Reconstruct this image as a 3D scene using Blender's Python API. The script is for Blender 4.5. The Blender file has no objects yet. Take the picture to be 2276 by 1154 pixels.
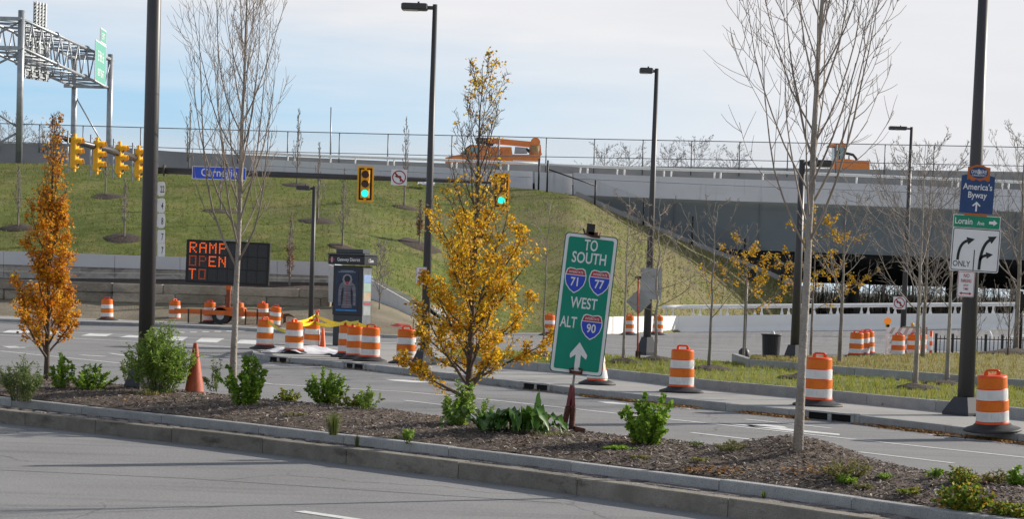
import bpy, math, random
from mathutils import Vector, Matrix, noise
from mathutils.bvhtree import BVHTree
R = math.radians
scene = bpy.context.scene
col = scene.collection
# ------------------------------------------------------------------ camera
W0, H0, F, CAMZ = 2276.0, 1154.0, 4500.0, 2.4
PITCH, ROLL = R(3.0), R(1.85)
cp, sp, cr, sr = math.cos(PITCH), math.sin(PITCH), math.cos(ROLL), math.sin(ROLL)
FWD = Vector((0, cp, -sp)); UP0 = Vector((0, sp, cp)); RT0 = Vector((1, 0, 0))
RT = RT0 * cr + UP0 * sr
UPV = UP0 * cr - RT0 * sr
CY = -48 - F * math.tan(PITCH) / cr
cam = bpy.data.cameras.new("camera"); camo = bpy.data.objects.new("camera", cam); col.objects.link(camo)
B = -FWD
camo.matrix_world = Matrix(((RT.x, UPV.x, B.x, 0), (RT.y, UPV.y, B.y, 0), (RT.z, UPV.z, B.z, CAMZ), (0, 0, 0, 1)))
cam.sensor_width = 36; cam.lens = 36 * F / W0; cam.shift_y = -CY / W0
cam.clip_start = 0.5; cam.clip_end = 6000
scene.camera = camo
def ray(px, py):
    return RT * (px - 1138) + UPV * ((577 - py) - CY) + FWD * F
CAM = Vector((0, 0, CAMZ))
def P(px, py, D):
    d = ray(px, py); return CAM + d * (D / d.y)
def G(px, py, z=0.0):
    d = ray(px, py); return CAM + d * ((z - CAMZ) / d.z)
# ------------------------------------------------------------------ world, sun, exposure
SAZ, SEL = R(27), R(23)
SUN = Vector((math.cos(SAZ) * math.cos(SEL), math.sin(SAZ) * math.cos(SEL), math.sin(SEL)))
w = bpy.data.worlds.new("World"); scene.world = w; w.use_nodes = True
nt = w.node_tree; nt.nodes.clear()
def N(nt, t, **kw):
    n = nt.nodes.new(t)
    for k, v in kw.items(): setattr(n, k, v)
    return n
def math_(nt, op, a, b=None, clamp=False):
    n = N(nt, 'ShaderNodeMath', operation=op, use_clamp=clamp)
    for i, v in enumerate((a, b)):
        if v is None: continue
        if isinstance(v, (int, float)): n.inputs[i].default_value = v
        else: nt.links.new(v, n.inputs[i])
    return n.outputs[0]
sky = N(nt, 'ShaderNodeTexSky', sky_type='NISHITA', sun_disc=False)
sky.sun_elevation = SEL; sky.sun_rotation = math.atan2(SUN.x, SUN.y); sky.air_density = 1.0; sky.dust_density = 0.6
bg = N(nt, 'ShaderNodeBackground'); bg.inputs[1].default_value = 0.13
out = N(nt, 'ShaderNodeOutputWorld')
tc = N(nt, 'ShaderNodeTexCoord'); sx = N(nt, 'ShaderNodeSeparateXYZ'); nt.links.new(tc.outputs['Generated'], sx.inputs[0])
mp = N(nt, 'ShaderNodeMapping'); mp.inputs['Scale'].default_value = (3.0, 3.0, 26.0); mp.inputs['Rotation'].default_value = (0, R(3), 0)
nt.links.new(tc.outputs['Generated'], mp.inputs[0])
nz = N(nt, 'ShaderNodeTexNoise'); nz.inputs['Scale'].default_value = 2.2; nz.inputs['Detail'].default_value = 6; nz.inputs['Roughness'].default_value = 0.55
nt.links.new(mp.outputs[0], nz.inputs[0])
# blue gap: a band of clear air low on the left, thinning to the right
zc = math_(nt, 'ADD', sx.outputs[2], math_(nt, 'MULTIPLY', math_(nt, 'SUBTRACT', nz.outputs[0], 0.5), 0.05))
band = math_(nt, 'SUBTRACT', 1.0, math_(nt, 'MULTIPLY', math_(nt, 'ABSOLUTE', math_(nt, 'SUBTRACT', zc, 0.083)), 20.0), True)
side = math_(nt, 'SUBTRACT', 0.9, math_(nt, 'MULTIPLY', math_(nt, 'ADD', sx.outputs[0], 0.13), 3.0), True)
gap = math_(nt, 'MULTIPLY', band, side)
hi = math_(nt, 'MULTIPLY', math_(nt, 'SUBTRACT', sx.outputs[2], 0.15), 6.0, True)
gap2 = gap
cl = N(nt, 'ShaderNodeMixRGB'); cl.inputs[1].default_value = (4.1, 4.15, 4.35, 1); cl.inputs[2].default_value = (5.0, 5.0, 5.1, 1)
nt.links.new(nz.outputs[0], cl.inputs[0])
lowc = N(nt, 'ShaderNodeMixRGB'); lowc.inputs[2].default_value = (3.9, 4.6, 5.0, 1)
nt.links.new(math_(nt, 'SUBTRACT', 1.0, math_(nt, 'MULTIPLY', sx.outputs[2], 15.0), True), lowc.inputs[0]); nt.links.new(cl.outputs[0], lowc.inputs[1])
skb = N(nt, 'ShaderNodeMixRGB'); skb.inputs[0].default_value = 0.75; skb.inputs[2].default_value = (1.75, 3.2, 4.8, 1)
nt.links.new(sky.outputs[0], skb.inputs[1])
mx = N(nt, 'ShaderNodeMixRGB'); nt.links.new(gap2, mx.inputs[0]); nt.links.new(lowc.outputs[0], mx.inputs[1]); nt.links.new(skb.outputs[0], mx.inputs[2])
mxh = N(nt, 'ShaderNodeMixRGB'); nt.links.new(hi, mxh.inputs[0]); nt.links.new(mx.outputs[0], mxh.inputs[1]); hs = N(nt, 'ShaderNodeMixRGB'); hs.inputs[0].default_value = 0.5; hs.inputs[2].default_value = (2.3, 2.2, 2.1, 1); nt.links.new(sky.outputs[0], hs.inputs[1]); nt.links.new(hs.outputs[0], mxh.inputs[2])
nt.links.new(mxh.outputs[0], bg.inputs[0]); nt.links.new(bg.outputs[0], out.inputs[0])
sd = bpy.data.lights.new("sun", 'SUN'); sd.energy = 4.6; sd.angle = R(0.6); sd.color = (1, 0.93, 0.82)
so = bpy.data.objects.new("sun", sd); col.objects.link(so); so.rotation_euler = SUN.to_track_quat('Z', 'Y').to_euler()
so.location = (40, 40, 40)
scene.view_settings.view_transform = 'Standard'; scene.view_settings.look = 'None'
scene.view_settings.exposure = 0.5; scene.view_settings.gamma = 1
scene.render.engine = 'CYCLES'
scene.cycles.use_denoising = True; scene.cycles.max_bounces = 6; scene.cycles.transparent_max_bounces = 12
scene.cycles.sample_clamp_indirect = 4
# ------------------------------------------------------------------ materials
_m = {}
def M(name, c=(.5, .5, .5), rough=.6, metal=0., var=.12, scale=6., bump=0., bscale=60., c2=None, stretch=(1, 1, 1), spec=.4, fac=None, coord='Object', emit=0., detail=5., trans=0.):
    if name in _m: return _m[name]
    m = bpy.data.materials.new(name); m.use_nodes = True; t = m.node_tree; b = t.nodes['Principled BSDF']
    b.inputs['Roughness'].default_value = rough; b.inputs['Metallic'].default_value = metal
    b.inputs['Specular IOR Level'].default_value = spec
    co = N(t, 'ShaderNodeTexCoord'); mp = N(t, 'ShaderNodeMapping'); mp.inputs['Scale'].default_value = stretch
    t.links.new(co.outputs[coord], mp.inputs[0])
    n = N(t, 'ShaderNodeTexNoise'); n.inputs['Scale'].default_value = scale; n.inputs['Detail'].default_value = detail
    t.links.new(mp.outputs[0], n.inputs[0])
    r = N(t, 'ShaderNodeValToRGB')
    lo, hi = (c if c2 is not None else [x * (1 - var) for x in c]), (c2 if c2 is not None else [min(1, x * (1 + var)) for x in c])
    r.color_ramp.elements[0].position = .32; r.color_ramp.elements[1].position = .68
    r.color_ramp.elements[0].color = (*lo, 1); r.color_ramp.elements[1].color = (*hi, 1)
    t.links.new(n.outputs[0], r.inputs[0]); t.links.new(r.outputs[0], b.inputs['Base Color'])
    if bump:
        n2 = N(t, 'ShaderNodeTexNoise'); n2.inputs['Scale'].default_value = bscale; n2.inputs['Detail'].default_value = 4
        t.links.new(mp.outputs[0], n2.inputs[0])
        bp = N(t, 'ShaderNodeBump'); bp.inputs['Strength'].default_value = bump; bp.inputs['Distance'].default_value = .02
        t.links.new(n2.outputs[0], bp.inputs['Height']); t.links.new(bp.outputs[0], b.inputs['Normal'])
    if emit:
        b.inputs['Emission Color'].default_value = (*c, 1); b.inputs['Emission Strength'].default_value = emit
    _m[name] = m; return m
def ML(name, cols, trans=.4, rough=.55):
    """leaf material: each leaf takes its own colour"""
    if name in _m: return _m[name]
    m = bpy.data.materials.new(name); m.use_nodes = True; t = m.node_tree; b = t.nodes['Principled BSDF']
    g = N(t, 'ShaderNodeNewGeometry'); r = N(t, 'ShaderNodeValToRGB'); r.color_ramp.interpolation = 'LINEAR'
    e = r.color_ramp.elements
    while len(e) < len(cols): e.new(.5)
    for i, c in enumerate(cols):
        e[i].position = i / max(1, len(cols) - 1); e[i].color = (*c, 1)
    t.links.new(g.outputs['Random Per Island'], r.inputs[0]); t.links.new(r.outputs[0], b.inputs['Base Color'])
    b.inputs['Roughness'].default_value = rough; b.inputs['Specular IOR Level'].default_value = .3
    tr = N(t, 'ShaderNodeBsdfTranslucent'); t.links.new(r.outputs[0], tr.inputs[0])
    ms = N(t, 'ShaderNodeMixShader'); ms.inputs[0].default_value = trans
    o = t.nodes['Material Output']
    t.links.new(b.outputs[0], ms.inputs[1]); t.links.new(tr.outputs[0], ms.inputs[2]); t.links.new(ms.outputs[0], o.inputs[0])
    _m[name] = m; return m
def ground_mat(name, layers, bump=.3, bscale=40., rough=.9, stretch=(1, 1, 1), rot=0.):
    """layers: base colour pair + (scale, threshold lo, hi, colour, amount) patches"""
    m = bpy.data.materials.new(name); m.use_nodes = True; t = m.node_tree; b = t.nodes['Principled BSDF']
    b.inputs['Roughness'].default_value = rough; b.inputs['Specular IOR Level'].default_value = .25
    co = N(t, 'ShaderNodeTexCoord'); cur = None
    for i, (sc, lo, hi, c, am, st) in enumerate(layers):
        mp = N(t, 'ShaderNodeMapping'); mp.inputs['Scale'].default_value = st; mp.inputs['Rotation'].default_value = (0, 0, rot)
        t.links.new(co.outputs['Object'], mp.inputs[0])
        n = N(t, 'ShaderNodeTexNoise'); n.inputs['Scale'].default_value = sc; n.inputs['Detail'].default_value = 6; n.inputs['Roughness'].default_value = .6
        t.links.new(mp.outputs[0], n.inputs[0])
        if cur is None:
            r = N(t, 'ShaderNodeValToRGB'); r.color_ramp.elements[0].position = lo; r.color_ramp.elements[1].position = hi
            r.color_ramp.elements[0].color = (*c[0], 1); r.color_ramp.elements[1].color = (*c[1], 1)
            t.links.new(n.outputs[0], r.inputs[0]); cur = r.outputs[0]
        else:
            mr = N(t, 'ShaderNodeMapRange'); mr.inputs[1].default_value = lo; mr.inputs[2].default_value = hi; mr.inputs[4].default_value = am
            t.links.new(n.outputs[0], mr.inputs[0])
            x = N(t, 'ShaderNodeMixRGB'); x.inputs[2].default_value = (*c, 1)
            t.links.new(mr.outputs[0], x.inputs[0]); t.links.new(cur, x.inputs[1]); cur = x.outputs[0]
    t.links.new(cur, b.inputs['Base Color'])
    if bump:
        n2 = N(t, 'ShaderNodeTexNoise'); n2.inputs['Scale'].default_value = bscale; n2.inputs['Detail'].default_value = 6
        t.links.new(co.outputs['Object'], n2.inputs[0])
        bp = N(t, 'ShaderNodeBump'); bp.inputs['Strength'].default_value = bump; bp.inputs['Distance'].default_value = .05
        t.links.new(n2.outputs[0], bp.inputs['Height']); t.links.new(bp.outputs[0], b.inputs['Normal'])
    _m[name] = m; return m
def vary(m, lo=.75, hi=1.15):
    """each stone of the mesh its own tone"""
    t = m.node_tree; b = t.nodes['Principled BSDF']; src = b.inputs['Base Color'].links[0].from_socket
    g = N(t, 'ShaderNodeNewGeometry'); r = N(t, 'ShaderNodeMapRange'); r.inputs[3].default_value = lo; r.inputs[4].default_value = hi; t.links.new(g.outputs['Random Per Island'], r.inputs[0])
    h = N(t, 'ShaderNodeHueSaturation'); t.links.new(src, h.inputs['Color']); t.links.new(r.outputs[0], h.inputs['Value']); t.links.new(h.outputs[0], b.inputs['Base Color']); return m
# ------------------------------------------------------------------ mesh builder
class MB:
    def __init__(s): s.v = []; s.f = []; s.sm = []; s.mi = []; s.mat = 0
    def add(s, vs, fs, smooth=False):
        o = len(s.v); s.v += [tuple(p) for p in vs]
        for f in fs: s.f.append(tuple(i + o for i in f)); s.sm.append(smooth); s.mi.append(s.mat)
        return s
    def box(s, c, d, rz=0., rot=None):
        x, y, z = d[0] / 2, d[1] / 2, d[2] / 2
        m = rot if rot is not None else Matrix.Rotation(rz, 3, 'Z')
        vs = [Vector(c) + m @ Vector(p) for p in ((-x, -y, -z), (x, -y, -z), (x, y, -z), (-x, y, -z), (-x, -y, z), (x, -y, z), (x, y, z), (-x, y, z))]
        return s.add(vs, [(0, 3, 2, 1), (4, 5, 6, 7), (0, 1, 5, 4), (1, 2, 6, 5), (2, 3, 7, 6), (3, 0, 4, 7)])
    def bbox(s, c, d, b=.01):
        """box with chamfered vertical and horizontal edges (top ring)"""
        x, y, z = d[0] / 2, d[1] / 2, d[2] / 2
        rings = []
        for zz, i in ((-z, b), (-z + b, 0), (z - b, 0), (z, b)):
            X, Y = x - i, y - i
            rings.append([(X, -Y + b, zz), (X, Y - b, zz), (X - b, Y, zz), (-X + b, Y, zz), (-X, Y - b, zz), (-X, -Y + b, zz), (-X + b, -Y, zz), (X - b, -Y, zz)])
        vs = [Vector(c) + Vector(p) for r in rings for p in r]; fs = []
        for k in range(3):
            for j in range(8): fs.append((k * 8 + j, k * 8 + (j + 1) % 8, k * 8 + 8 + (j + 1) % 8, k * 8 + 8 + j))
        fs.append(tuple(range(7, -1, -1))); fs.append(tuple(range(24, 32)))
        return s.add(vs, fs)
    def tube(s, pts, rad, n=8, cap=True, smooth=True):
        pts = [Vector(p) for p in pts]; k = len(pts)
        if isinstance(rad, (int, float)): rad = [rad] * k
        a = None; vs = []
        for i, p in enumerate(pts):
            d = (pts[min(i + 1, k - 1)] - pts[max(i - 1, 0)])
            if d.length < 1e-9: d = Vector((0, 0, 1))
            d.normalize()
            if a is None: a = d.orthogonal().normalized()
            a = (a - d * a.dot(d))
            if a.length < 1e-6: a = d.orthogonal()
            a.normalize(); b = d.cross(a)
            for j in range(n):
                t = 2 * math.pi * j / n; vs.append(p + (a * math.cos(t) + b * math.sin(t)) * rad[i])
        fs = [(i * n + j, i * n + (j + 1) % n, (i + 1) * n + (j + 1) % n, (i + 1) * n + j) for i in range(k - 1) for j in range(n)]
        s.add(vs, fs, smooth)
        if cap:
            o = len(s.v) - len(vs)
            s.f.append(tuple(o + j for j in range(n - 1, -1, -1))); s.sm.append(False); s.mi.append(s.mat)
            s.f.append(tuple(o + (k - 1) * n + j for j in range(n))); s.sm.append(False); s.mi.append(s.mat)
        return s
    def bar(s, a, b, r, n=6): return s.tube([a, b], r, n)
    def beam(s, a, b, w_, h_):
        a, b = Vector(a), Vector(b); d = (b - a); L = d.length; d.normalize()
        x = d.cross(Vector((0, 0, 1)))
        if x.length < 1e-4: x = Vector((1, 0, 0))
        x.normalize(); z = x.cross(d)
        m = Matrix((x, d, z)).transposed()
        return s.box((a + b) / 2, (w_, L, h_), rot=m)
    def lathe(s, prof, n=24, c=(0, 0, 0), smooth=True, caps=True):
        vs = [(c[0] + r * math.cos(2 * math.pi * j / n), c[1] + r * math.sin(2 * math.pi * j / n), c[2] + z) for r, z in prof for j in range(n)]
        k = len(prof)
        s.add(vs, [(i * n + j, i * n + (j + 1) % n, (i + 1) * n + (j + 1) % n, (i + 1) * n + j) for i in range(k - 1) for j in range(n)], smooth)
        if caps:
            o = len(s.v) - len(vs)
            s.f.append(tuple(o + (k - 1) * n + j for j in range(n))); s.sm.append(False); s.mi.append(s.mat)
            s.f.append(tuple(o + j for j in range(n - 1, -1, -1))); s.sm.append(False); s.mi.append(s.mat)
        return s
    def prismY(s, poly, y0, y1):
        """polygon in XZ (counter-clockwise seen from -Y) extruded from y0 to y1"""
        n = len(poly); vs = [(x, y0, z) for x, z in poly] + [(x, y1, z) for x, z in poly]
        fs = [tuple(range(n)), tuple(range(2 * n - 1, n - 1, -1))] + [(i, i + n, (i + 1) % n + n, (i + 1) % n) for i in range(n)]
        return s.add(vs, fs)
    def prismX(s, poly, x0, x1):
        n = len(poly); vs = [(x0, y, z) for y, z in poly] + [(x1, y, z) for y, z in poly]
        fs = [tuple(range(n - 1, -1, -1)), tuple(range(n, 2 * n))] + [(i, (i + 1) % n, (i + 1) % n + n, i + n) for i in range(n)]
        return s.add(vs, fs)
    def build(s, name, mats, parent=None, loc=None):
        me = bpy.data.meshes.new(name); me.from_pydata(s.v, [], s.f)
        if not isinstance(mats, (list, tuple)): mats = [mats]
        for m in mats: me.materials.append(m)
        me.polygons.foreach_set('use_smooth', s.sm); me.polygons.foreach_set('material_index', s.mi); me.update()
        o = bpy.data.objects.new(name, me); col.objects.link(o)
        if parent is not None: o.parent = parent
        if loc is not None: o.location = loc
        return o
def tag(o, label=None, cat=None, group=None, kind=None):
    if label: o['label'] = label
    if cat: o['category'] = cat
    if group: o['group'] = group
    if kind: o['kind'] = kind
    return o
def E(name, loc, label, cat, group=None, rz=0.):
    o = bpy.data.objects.new(name, None); col.objects.link(o); o.location = loc; o.rotation_euler = (0, 0, rz); o.empty_display_size = .2
    return tag(o, label, cat, group)
def dup(o, loc, label, rot=(0, 0, 0), sc=1., group=None):
    def cpy(s, par):
        c = s.copy(); col.objects.link(c)
        if par is not None: c.parent = par
        for ch in [x for x in CH.get(s.name, [])]: cpy(ch, c)
        return c
    CH = {}
    for x in list(o.children): CH.setdefault(o.name, []).append(x)
    for x in list(o.children_recursive):
        for y in x.children: CH.setdefault(x.name, []).append(y)
    c = cpy(o, None); c.location = loc; c.rotation_euler = rot; c.scale = (sc, sc, sc); c['label'] = label
    if group: c['group'] = group
    return c
_txt = {}
def text(mb, s, x, z, size, y=-.004, wide=.8, bold=.0, ang=0., lw=1., th=.001):
    """lettering centred on x with its base line at z, standing in the XZ plane, facing -Y"""
    key = (s, bold)
    if key not in _txt:
        cu = bpy.data.curves.new("lettering", 'FONT'); cu.body = s; cu.size = 1; cu.align_x = 'CENTER'; cu.offset = bold; cu.resolution_u = 3; cu.fill_mode = 'FRONT'
        ob = bpy.data.objects.new("lettering", cu); col.objects.link(ob)
        dg = bpy.context.evaluated_depsgraph_get(); dg.update(); me = bpy.data.meshes.new_from_object(ob.evaluated_get(dg))
        _txt[key] = ([tuple(v.co) for v in me.vertices], [tuple(p.vertices) for p in me.polygons])
        bpy.data.objects.remove(ob); bpy.data.curves.remove(cu); bpy.data.meshes.remove(me)
    vs, fs = _txt[key]; k = size / .72
    ca, sa = math.cos(ang), math.sin(ang)
    mb.add([(x + k * wide * v[0] * ca - k * v[1] * sa, y, z + k * wide * v[0] * sa + k * v[1] * ca) for v in vs], fs)
    return mb
def rrect(w_, h_, r, cx=0., cz=0., n=4):
    p = []
    for sx_, sz_, a0 in ((1, -1, -90), (1, 1, 0), (-1, 1, 90), (-1, -1, 180)):
        for i in range(n + 1):
            a = R(a0 + 90 * i / n); p.append((cx + sx_ * (w_ / 2 - r) + r * math.cos(a), cz + sz_ * (h_ / 2 - r) + r * math.sin(a)))
    return p
def flat(mb, poly, y):
    mb.add([(x, y, z) for x, z in poly], [tuple(range(len(poly)))]); return mb
def interp(pts, x):
    if x <= pts[0][0]: a, b = pts[0], pts[1]
    elif x >= pts[-1][0]: a, b = pts[-2], pts[-1]
    else:
        for a, b in zip(pts, pts[1:]):
            if a[0] <= x <= b[0]: break
    t = (x - a[0]) / (b[0] - a[0]); return [u + (v_ - u) * t for u, v_ in zip(a[1:], b[1:])]
def line(pts, z, x0=None, x1=None, step=30):
    """pixel polyline -> points on the level z, smoothed"""
    x0 = pts[0][0] if x0 is None else x0; x1 = pts[-1][0] if x1 is None else x1
    n = max(2, int((x1 - x0) / step)); xs = [x0 + (x1 - x0) * i / n for i in range(n + 1)]
    def yy(x): return sum(interp(pts, max(x0, min(x1, x + d)))[0] for d in (-40, -20, 0, 20, 40)) / 5
    return [G(x, yy(x), z) for x in xs]
def sheet(name, A, Bp, mat, kind='structure', n=1, zf=None):
    """sheet between two rows of the same length"""
    mb = MB(); k = len(A); vs = []
    for i in range(k):
        for j in range(n + 1):
            p = A[i].lerp(Bp[i], j / n)
            if zf: p = Vector((p.x, p.y, p.z + zf(p, j / n)))
            vs.append(p)
    m = n + 1
    mb.add(vs, [(i * m + j, (i + 1) * m + j, (i + 1) * m + j + 1, i * m + j + 1) for i in range(k - 1) for j in range(n)], n > 1)
    o = mb.build(name, mat); o['kind'] = kind; return o, mb
def kerb(name, pts, z0, z1, width, mat, rng, skip=()):
    """granite kerb: stones with open joints along the front top edge pts"""
    mb = MB()
    L = [0.]
    for a, b in zip(pts, pts[1:]): L.append(L[-1] + (b - a).length)
    def at(s):
        s = max(0, min(L[-1], s))
        for i in range(len(L) - 1):
            if s <= L[i + 1] + 1e-9:
                t = (s - L[i]) / max(1e-9, L[i + 1] - L[i]); return pts[i].lerp(pts[i + 1], t)
        return pts[-1]
    s = 0.
    while s < L[-1] - .05:
        e = min(L[-1], s + rng.uniform(1.6, 2.3)); k = 4; row = []
        dz = rng.uniform(-.006, .006)
        for i in range(k + 1):
            q = s + .006 + (e - s - .012) * i / k; p = at(q); d = at(q + .2) - at(q - .2); d.z = 0; d.normalize()
            nrm = Vector((-d.y, d.x, 0))
            if nrm.y < 0: nrm = -nrm
            zt = z1 + dz
            for off, zz in ((0, z0), (0, zt - .012), (.012, zt), (width, zt), (width, z0)): row.append((p.x + nrm.x * off, p.y + nrm.y * off, zz))
        fs = [(i * 5 + j, (i + 1) * 5 + j, (i + 1) * 5 + j + 1, i * 5 + j + 1) for i in range(k) for j in range(4)] + [(4, 3, 2, 1, 0), tuple(k * 5 + j for j in range(5))]
        mid = at((s + e) / 2)
        if not any(a.x - .9 < mid.x < a.x + .9 and abs(a.y - mid.y) < 2 for a in skip): mb.add(row, fs)
        else:
            pass
        s = e
    o = mb.build(name, mat); o['kind'] = 'structure'; return o
# ------------------------------------------------------------------ setting: ground, roads, kerbs, bed
rng = random.Random(7)
asphalt = ground_mat('asphalt', [(.35, .35, .65, ((.215, .212, .213), (.265, .261, .262)), 1, (1, 1, 1)),
    (1.6, .5, .75, (.15, .148, .15), .7, (.12, 1.6, 1)), (26., .52, .72, (.38, .37, .36), .75, (1, 1, 1)), (38., .52, .7, (.11, .108, .105), .8, (1, 1, 1))], bump=.25, bscale=140., rough=.85, rot=R(42))
def cracks(m):
    t = m.node_tree; b = t.nodes['Principled BSDF']; src = b.inputs['Base Color'].links[0].from_socket
    co = N(t, 'ShaderNodeTexCoord'); nz_ = N(t, 'ShaderNodeTexNoise'); nz_.inputs['Scale'].default_value = 1.3; nz_.inputs['Detail'].default_value = 5; t.links.new(co.outputs['Object'], nz_.inputs[0])
    wp = N(t, 'ShaderNodeMixRGB'); wp.blend_type = 'ADD'; wp.inputs[0].default_value = .9; t.links.new(co.outputs['Object'], wp.inputs[1]); t.links.new(nz_.outputs['Color'], wp.inputs[2])
    mp = N(t, 'ShaderNodeMapping'); mp.inputs['Scale'].default_value = (1, .45, 1); mp.inputs['Rotation'].default_value = (0, 0, R(42)); t.links.new(wp.outputs[0], mp.inputs[0])
    v = N(t, 'ShaderNodeTexVoronoi', feature='DISTANCE_TO_EDGE'); v.inputs['Scale'].default_value = .22; t.links.new(mp.outputs[0], v.inputs['Vector'])
    mr = N(t, 'ShaderNodeMapRange'); mr.inputs[1].default_value = .0015; mr.inputs[2].default_value = .0045; mr.inputs[3].default_value = .5; mr.inputs[4].default_value = 0; t.links.new(v.outputs['Distance'], mr.inputs[0])
    n3 = N(t, 'ShaderNodeTexNoise'); n3.inputs['Scale'].default_value = .3; t.links.new(co.outputs['Object'], n3.inputs[0])
    f = math_(t, 'MULTIPLY', mr.outputs[0], math_(t, 'MULTIPLY', math_(t, 'SUBTRACT', n3.outputs[0], .42), 8., True))
    x = N(t, 'ShaderNodeMixRGB'); x.inputs[2].default_value = (.05, .05, .05, 1); t.links.new(f, x.inputs[0]); t.links.new(src, x.inputs[1]); t.links.new(x.outputs[0], b.inputs['Base Color'])
cracks(asphalt)
paint = ground_mat('road_paint', [(3., .3, .7, ((.62, .62, .6), (.72, .72, .7)), 1, (1, 1, 1)), (22., .52, .68, (.25, .25, .25), .6, (1, 1, 1))], bump=0, rough=.7)
walkm = ground_mat('sidewalk_concrete', [(.8, .35, .65, ((.30, .295, .285), (.36, .35, .335)), 1, (1, 1, 1)), (5., .55, .75, (.24, .235, .225), .6, (1, 1, 1)), (80., .55, .75, (.42, .41, .4), .4, (1, 1, 1))], bump=.15, bscale=90.)
granite = ground_mat('granite_light', [(4., .35, .65, ((.33, .335, .33), (.41, .41, .40)), 1, (1, 1, 1)), (70., .52, .62, (.17, .17, .17), .65, (1, 1, 1)), (1.7, .56, .75, (.22, .215, .2), .5, (1, 1, 2))], bump=.3, bscale=70., rough=.8)
graniteD = ground_mat('granite_stained', [(3., .35, .65, ((.19, .172, .14), (.29, .265, .22)), 1, (1, 1, 1)), (60., .5, .62, (.15, .14, .12), .6, (1, 1, 1)), (2.2, .55, .7, (.075, .065, .052), .85, (1, 1, 2.5))], bump=.4, bscale=60., rough=.85)
sheet('ground', [Vector((-2500, -60, -.06)), Vector((2500, -60, -.06))], [Vector((-2500, 5000, -.06)), Vector((2500, 5000, -.06))],
      ground_mat('far_ground', [(.02, .4, .6, ((.10, .10, .075), (.15, .145, .11)), 1, (1, 1, 1))], bump=0))
sheet('road', [Vector((-70, -20, 0)), Vector((70, -20, 0))], [Vector((-70, 160, 0)), Vector((70, 160, 0))], asphalt)
vary(granite, .88, 1.1); vary(graniteD, .82, 1.12)
# median: outer kerb, paver strip, inner kerb, planting bed, far kerb
OUT_TOP = [(-500, 852), (0, 912), (500, 965), (1138, 1043), (1700, 1119), (2276, 1203), (2900, 1300)]
IN_TOP = [(-500, 826), (0, 884), (500, 938), (1138, 1011), (1700, 1080), (2276, 1161), (2900, 1255)]
FAR_TOP = [(-500, 781), (0, 829), (560, 886), (850, 912), (1286, 962), (1640, 1001), (1900, 1033), (2276, 1075), (2900, 1150)]
zo, zi, zf_ = .2, .30, .25
lo_ = line(OUT_TOP, zo); li = line(IN_TOP, zi); lf = line(FAR_TOP, zf_)
kerb('outer_kerb', lo_, -.03, zo, .2, graniteD, rng)
kerb('inner_kerb', li, .1, zi, .15, granite, rng)
# far kerb faces the other road: same stones, set along the far edge
kerb('far_kerb', lf, -.03, zf_, .15, granite, rng)
pav = ground_mat('paver', [(9., .35, .65, ((.13, .11, .105), (.24, .215, .205)), 1, (1, 1, 1)), (3., .5, .7, (.30, .285, .27), .6, (1, 1, 1)), (40., .5, .6, (.07, .06, .055), .6, (1, 1, 1))], bump=.6, bscale=30.)
vary(pav, .7, 1.45)
pm = MB()
for i in range(len(lo_) - 1):
    a, b = lo_[i], lo_[i + 1]; d = (b - a); L = d.length; d.normalize(); nrm = Vector((-d.y, d.x, 0)); nrm = nrm if nrm.y > 0 else -nrm
    wd = max(.2, min((q - a).length for q in li)) - .2
    k = max(1, int(L / .21))
    for j in range(k):
        for r_ in range(max(1, int(wd / .12))):
            q = a + d * (L * (j + .5 + (.5 if r_ % 2 else 0)) / k) + nrm * (.27 + r_ * .12)
            q.z = zo - .042 + rng.uniform(-.006, .008)
            pm.box(q, (.195, .108, .06), math.atan2(d.y, d.x) + rng.uniform(-.03, .03))
o = pm.build('paver_strip', pav); o['kind'] = 'structure'
sheet('paver_bed', [Vector((p.x, p.y + .1, zo - .03)) for p in lo_], [Vector((p.x, p.y + .03, zo - .03)) for p in line(IN_TOP, zi)], M('bedding_sand', (.16, .145, .125), .95, var=.3, scale=20))
mulchm = ground_mat('bark_mulch', [(14., .35, .65, ((.085, .062, .047), (.205, .158, .125)), 1, (1, 1, 1)), (60., .52, .66, (.25, .21, .185), .7, (1, 1, 1)), (30., .5, .65, (.03, .023, .02), .7, (1, 1, 1))], bump=1., bscale=45.)
def bedz(p, t):
    z = .14 * math.sin(math.pi * min(1, max(0, t))) ** .8
    z += .05 * noise.noise(Vector((p.x * 1.1, p.y * 1.1, 0))) * min(1, 6 * t * (1 - t) + .15) + .018 * noise.noise(Vector((p.x * 9, p.y * 9, 2)))
    z += .26 * math.exp(-((p.x - TB.x) ** 2 + (p.y - TB.y) ** 2) / .55)
    return z
TB = G(1773, 1003, .45)
bx0, bx1 = -500, 2900
n = 170
bi = line([(x, y - 4) for x, y in IN_TOP], zi - .02, bx0, bx1, 20); bf = line([(x, y + 4) for x, y in FAR_TOP], zf_ - .02, bx0, bx1, 20)
m_ = min(len(bi), len(bf))
bed, bedmb = sheet('planting_bed', bi[:m_], bf[:m_], mulchm, n=26, zf=bedz)
bedB = BVHTree.FromPolygons(bedmb.v, bedmb.f)
def hit(bvh, px, py):
    h = bvh.ray_cast(CAM, ray(px, py).normalized())
    return h[0] if h[0] is not None else None
chips = MB()
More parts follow.
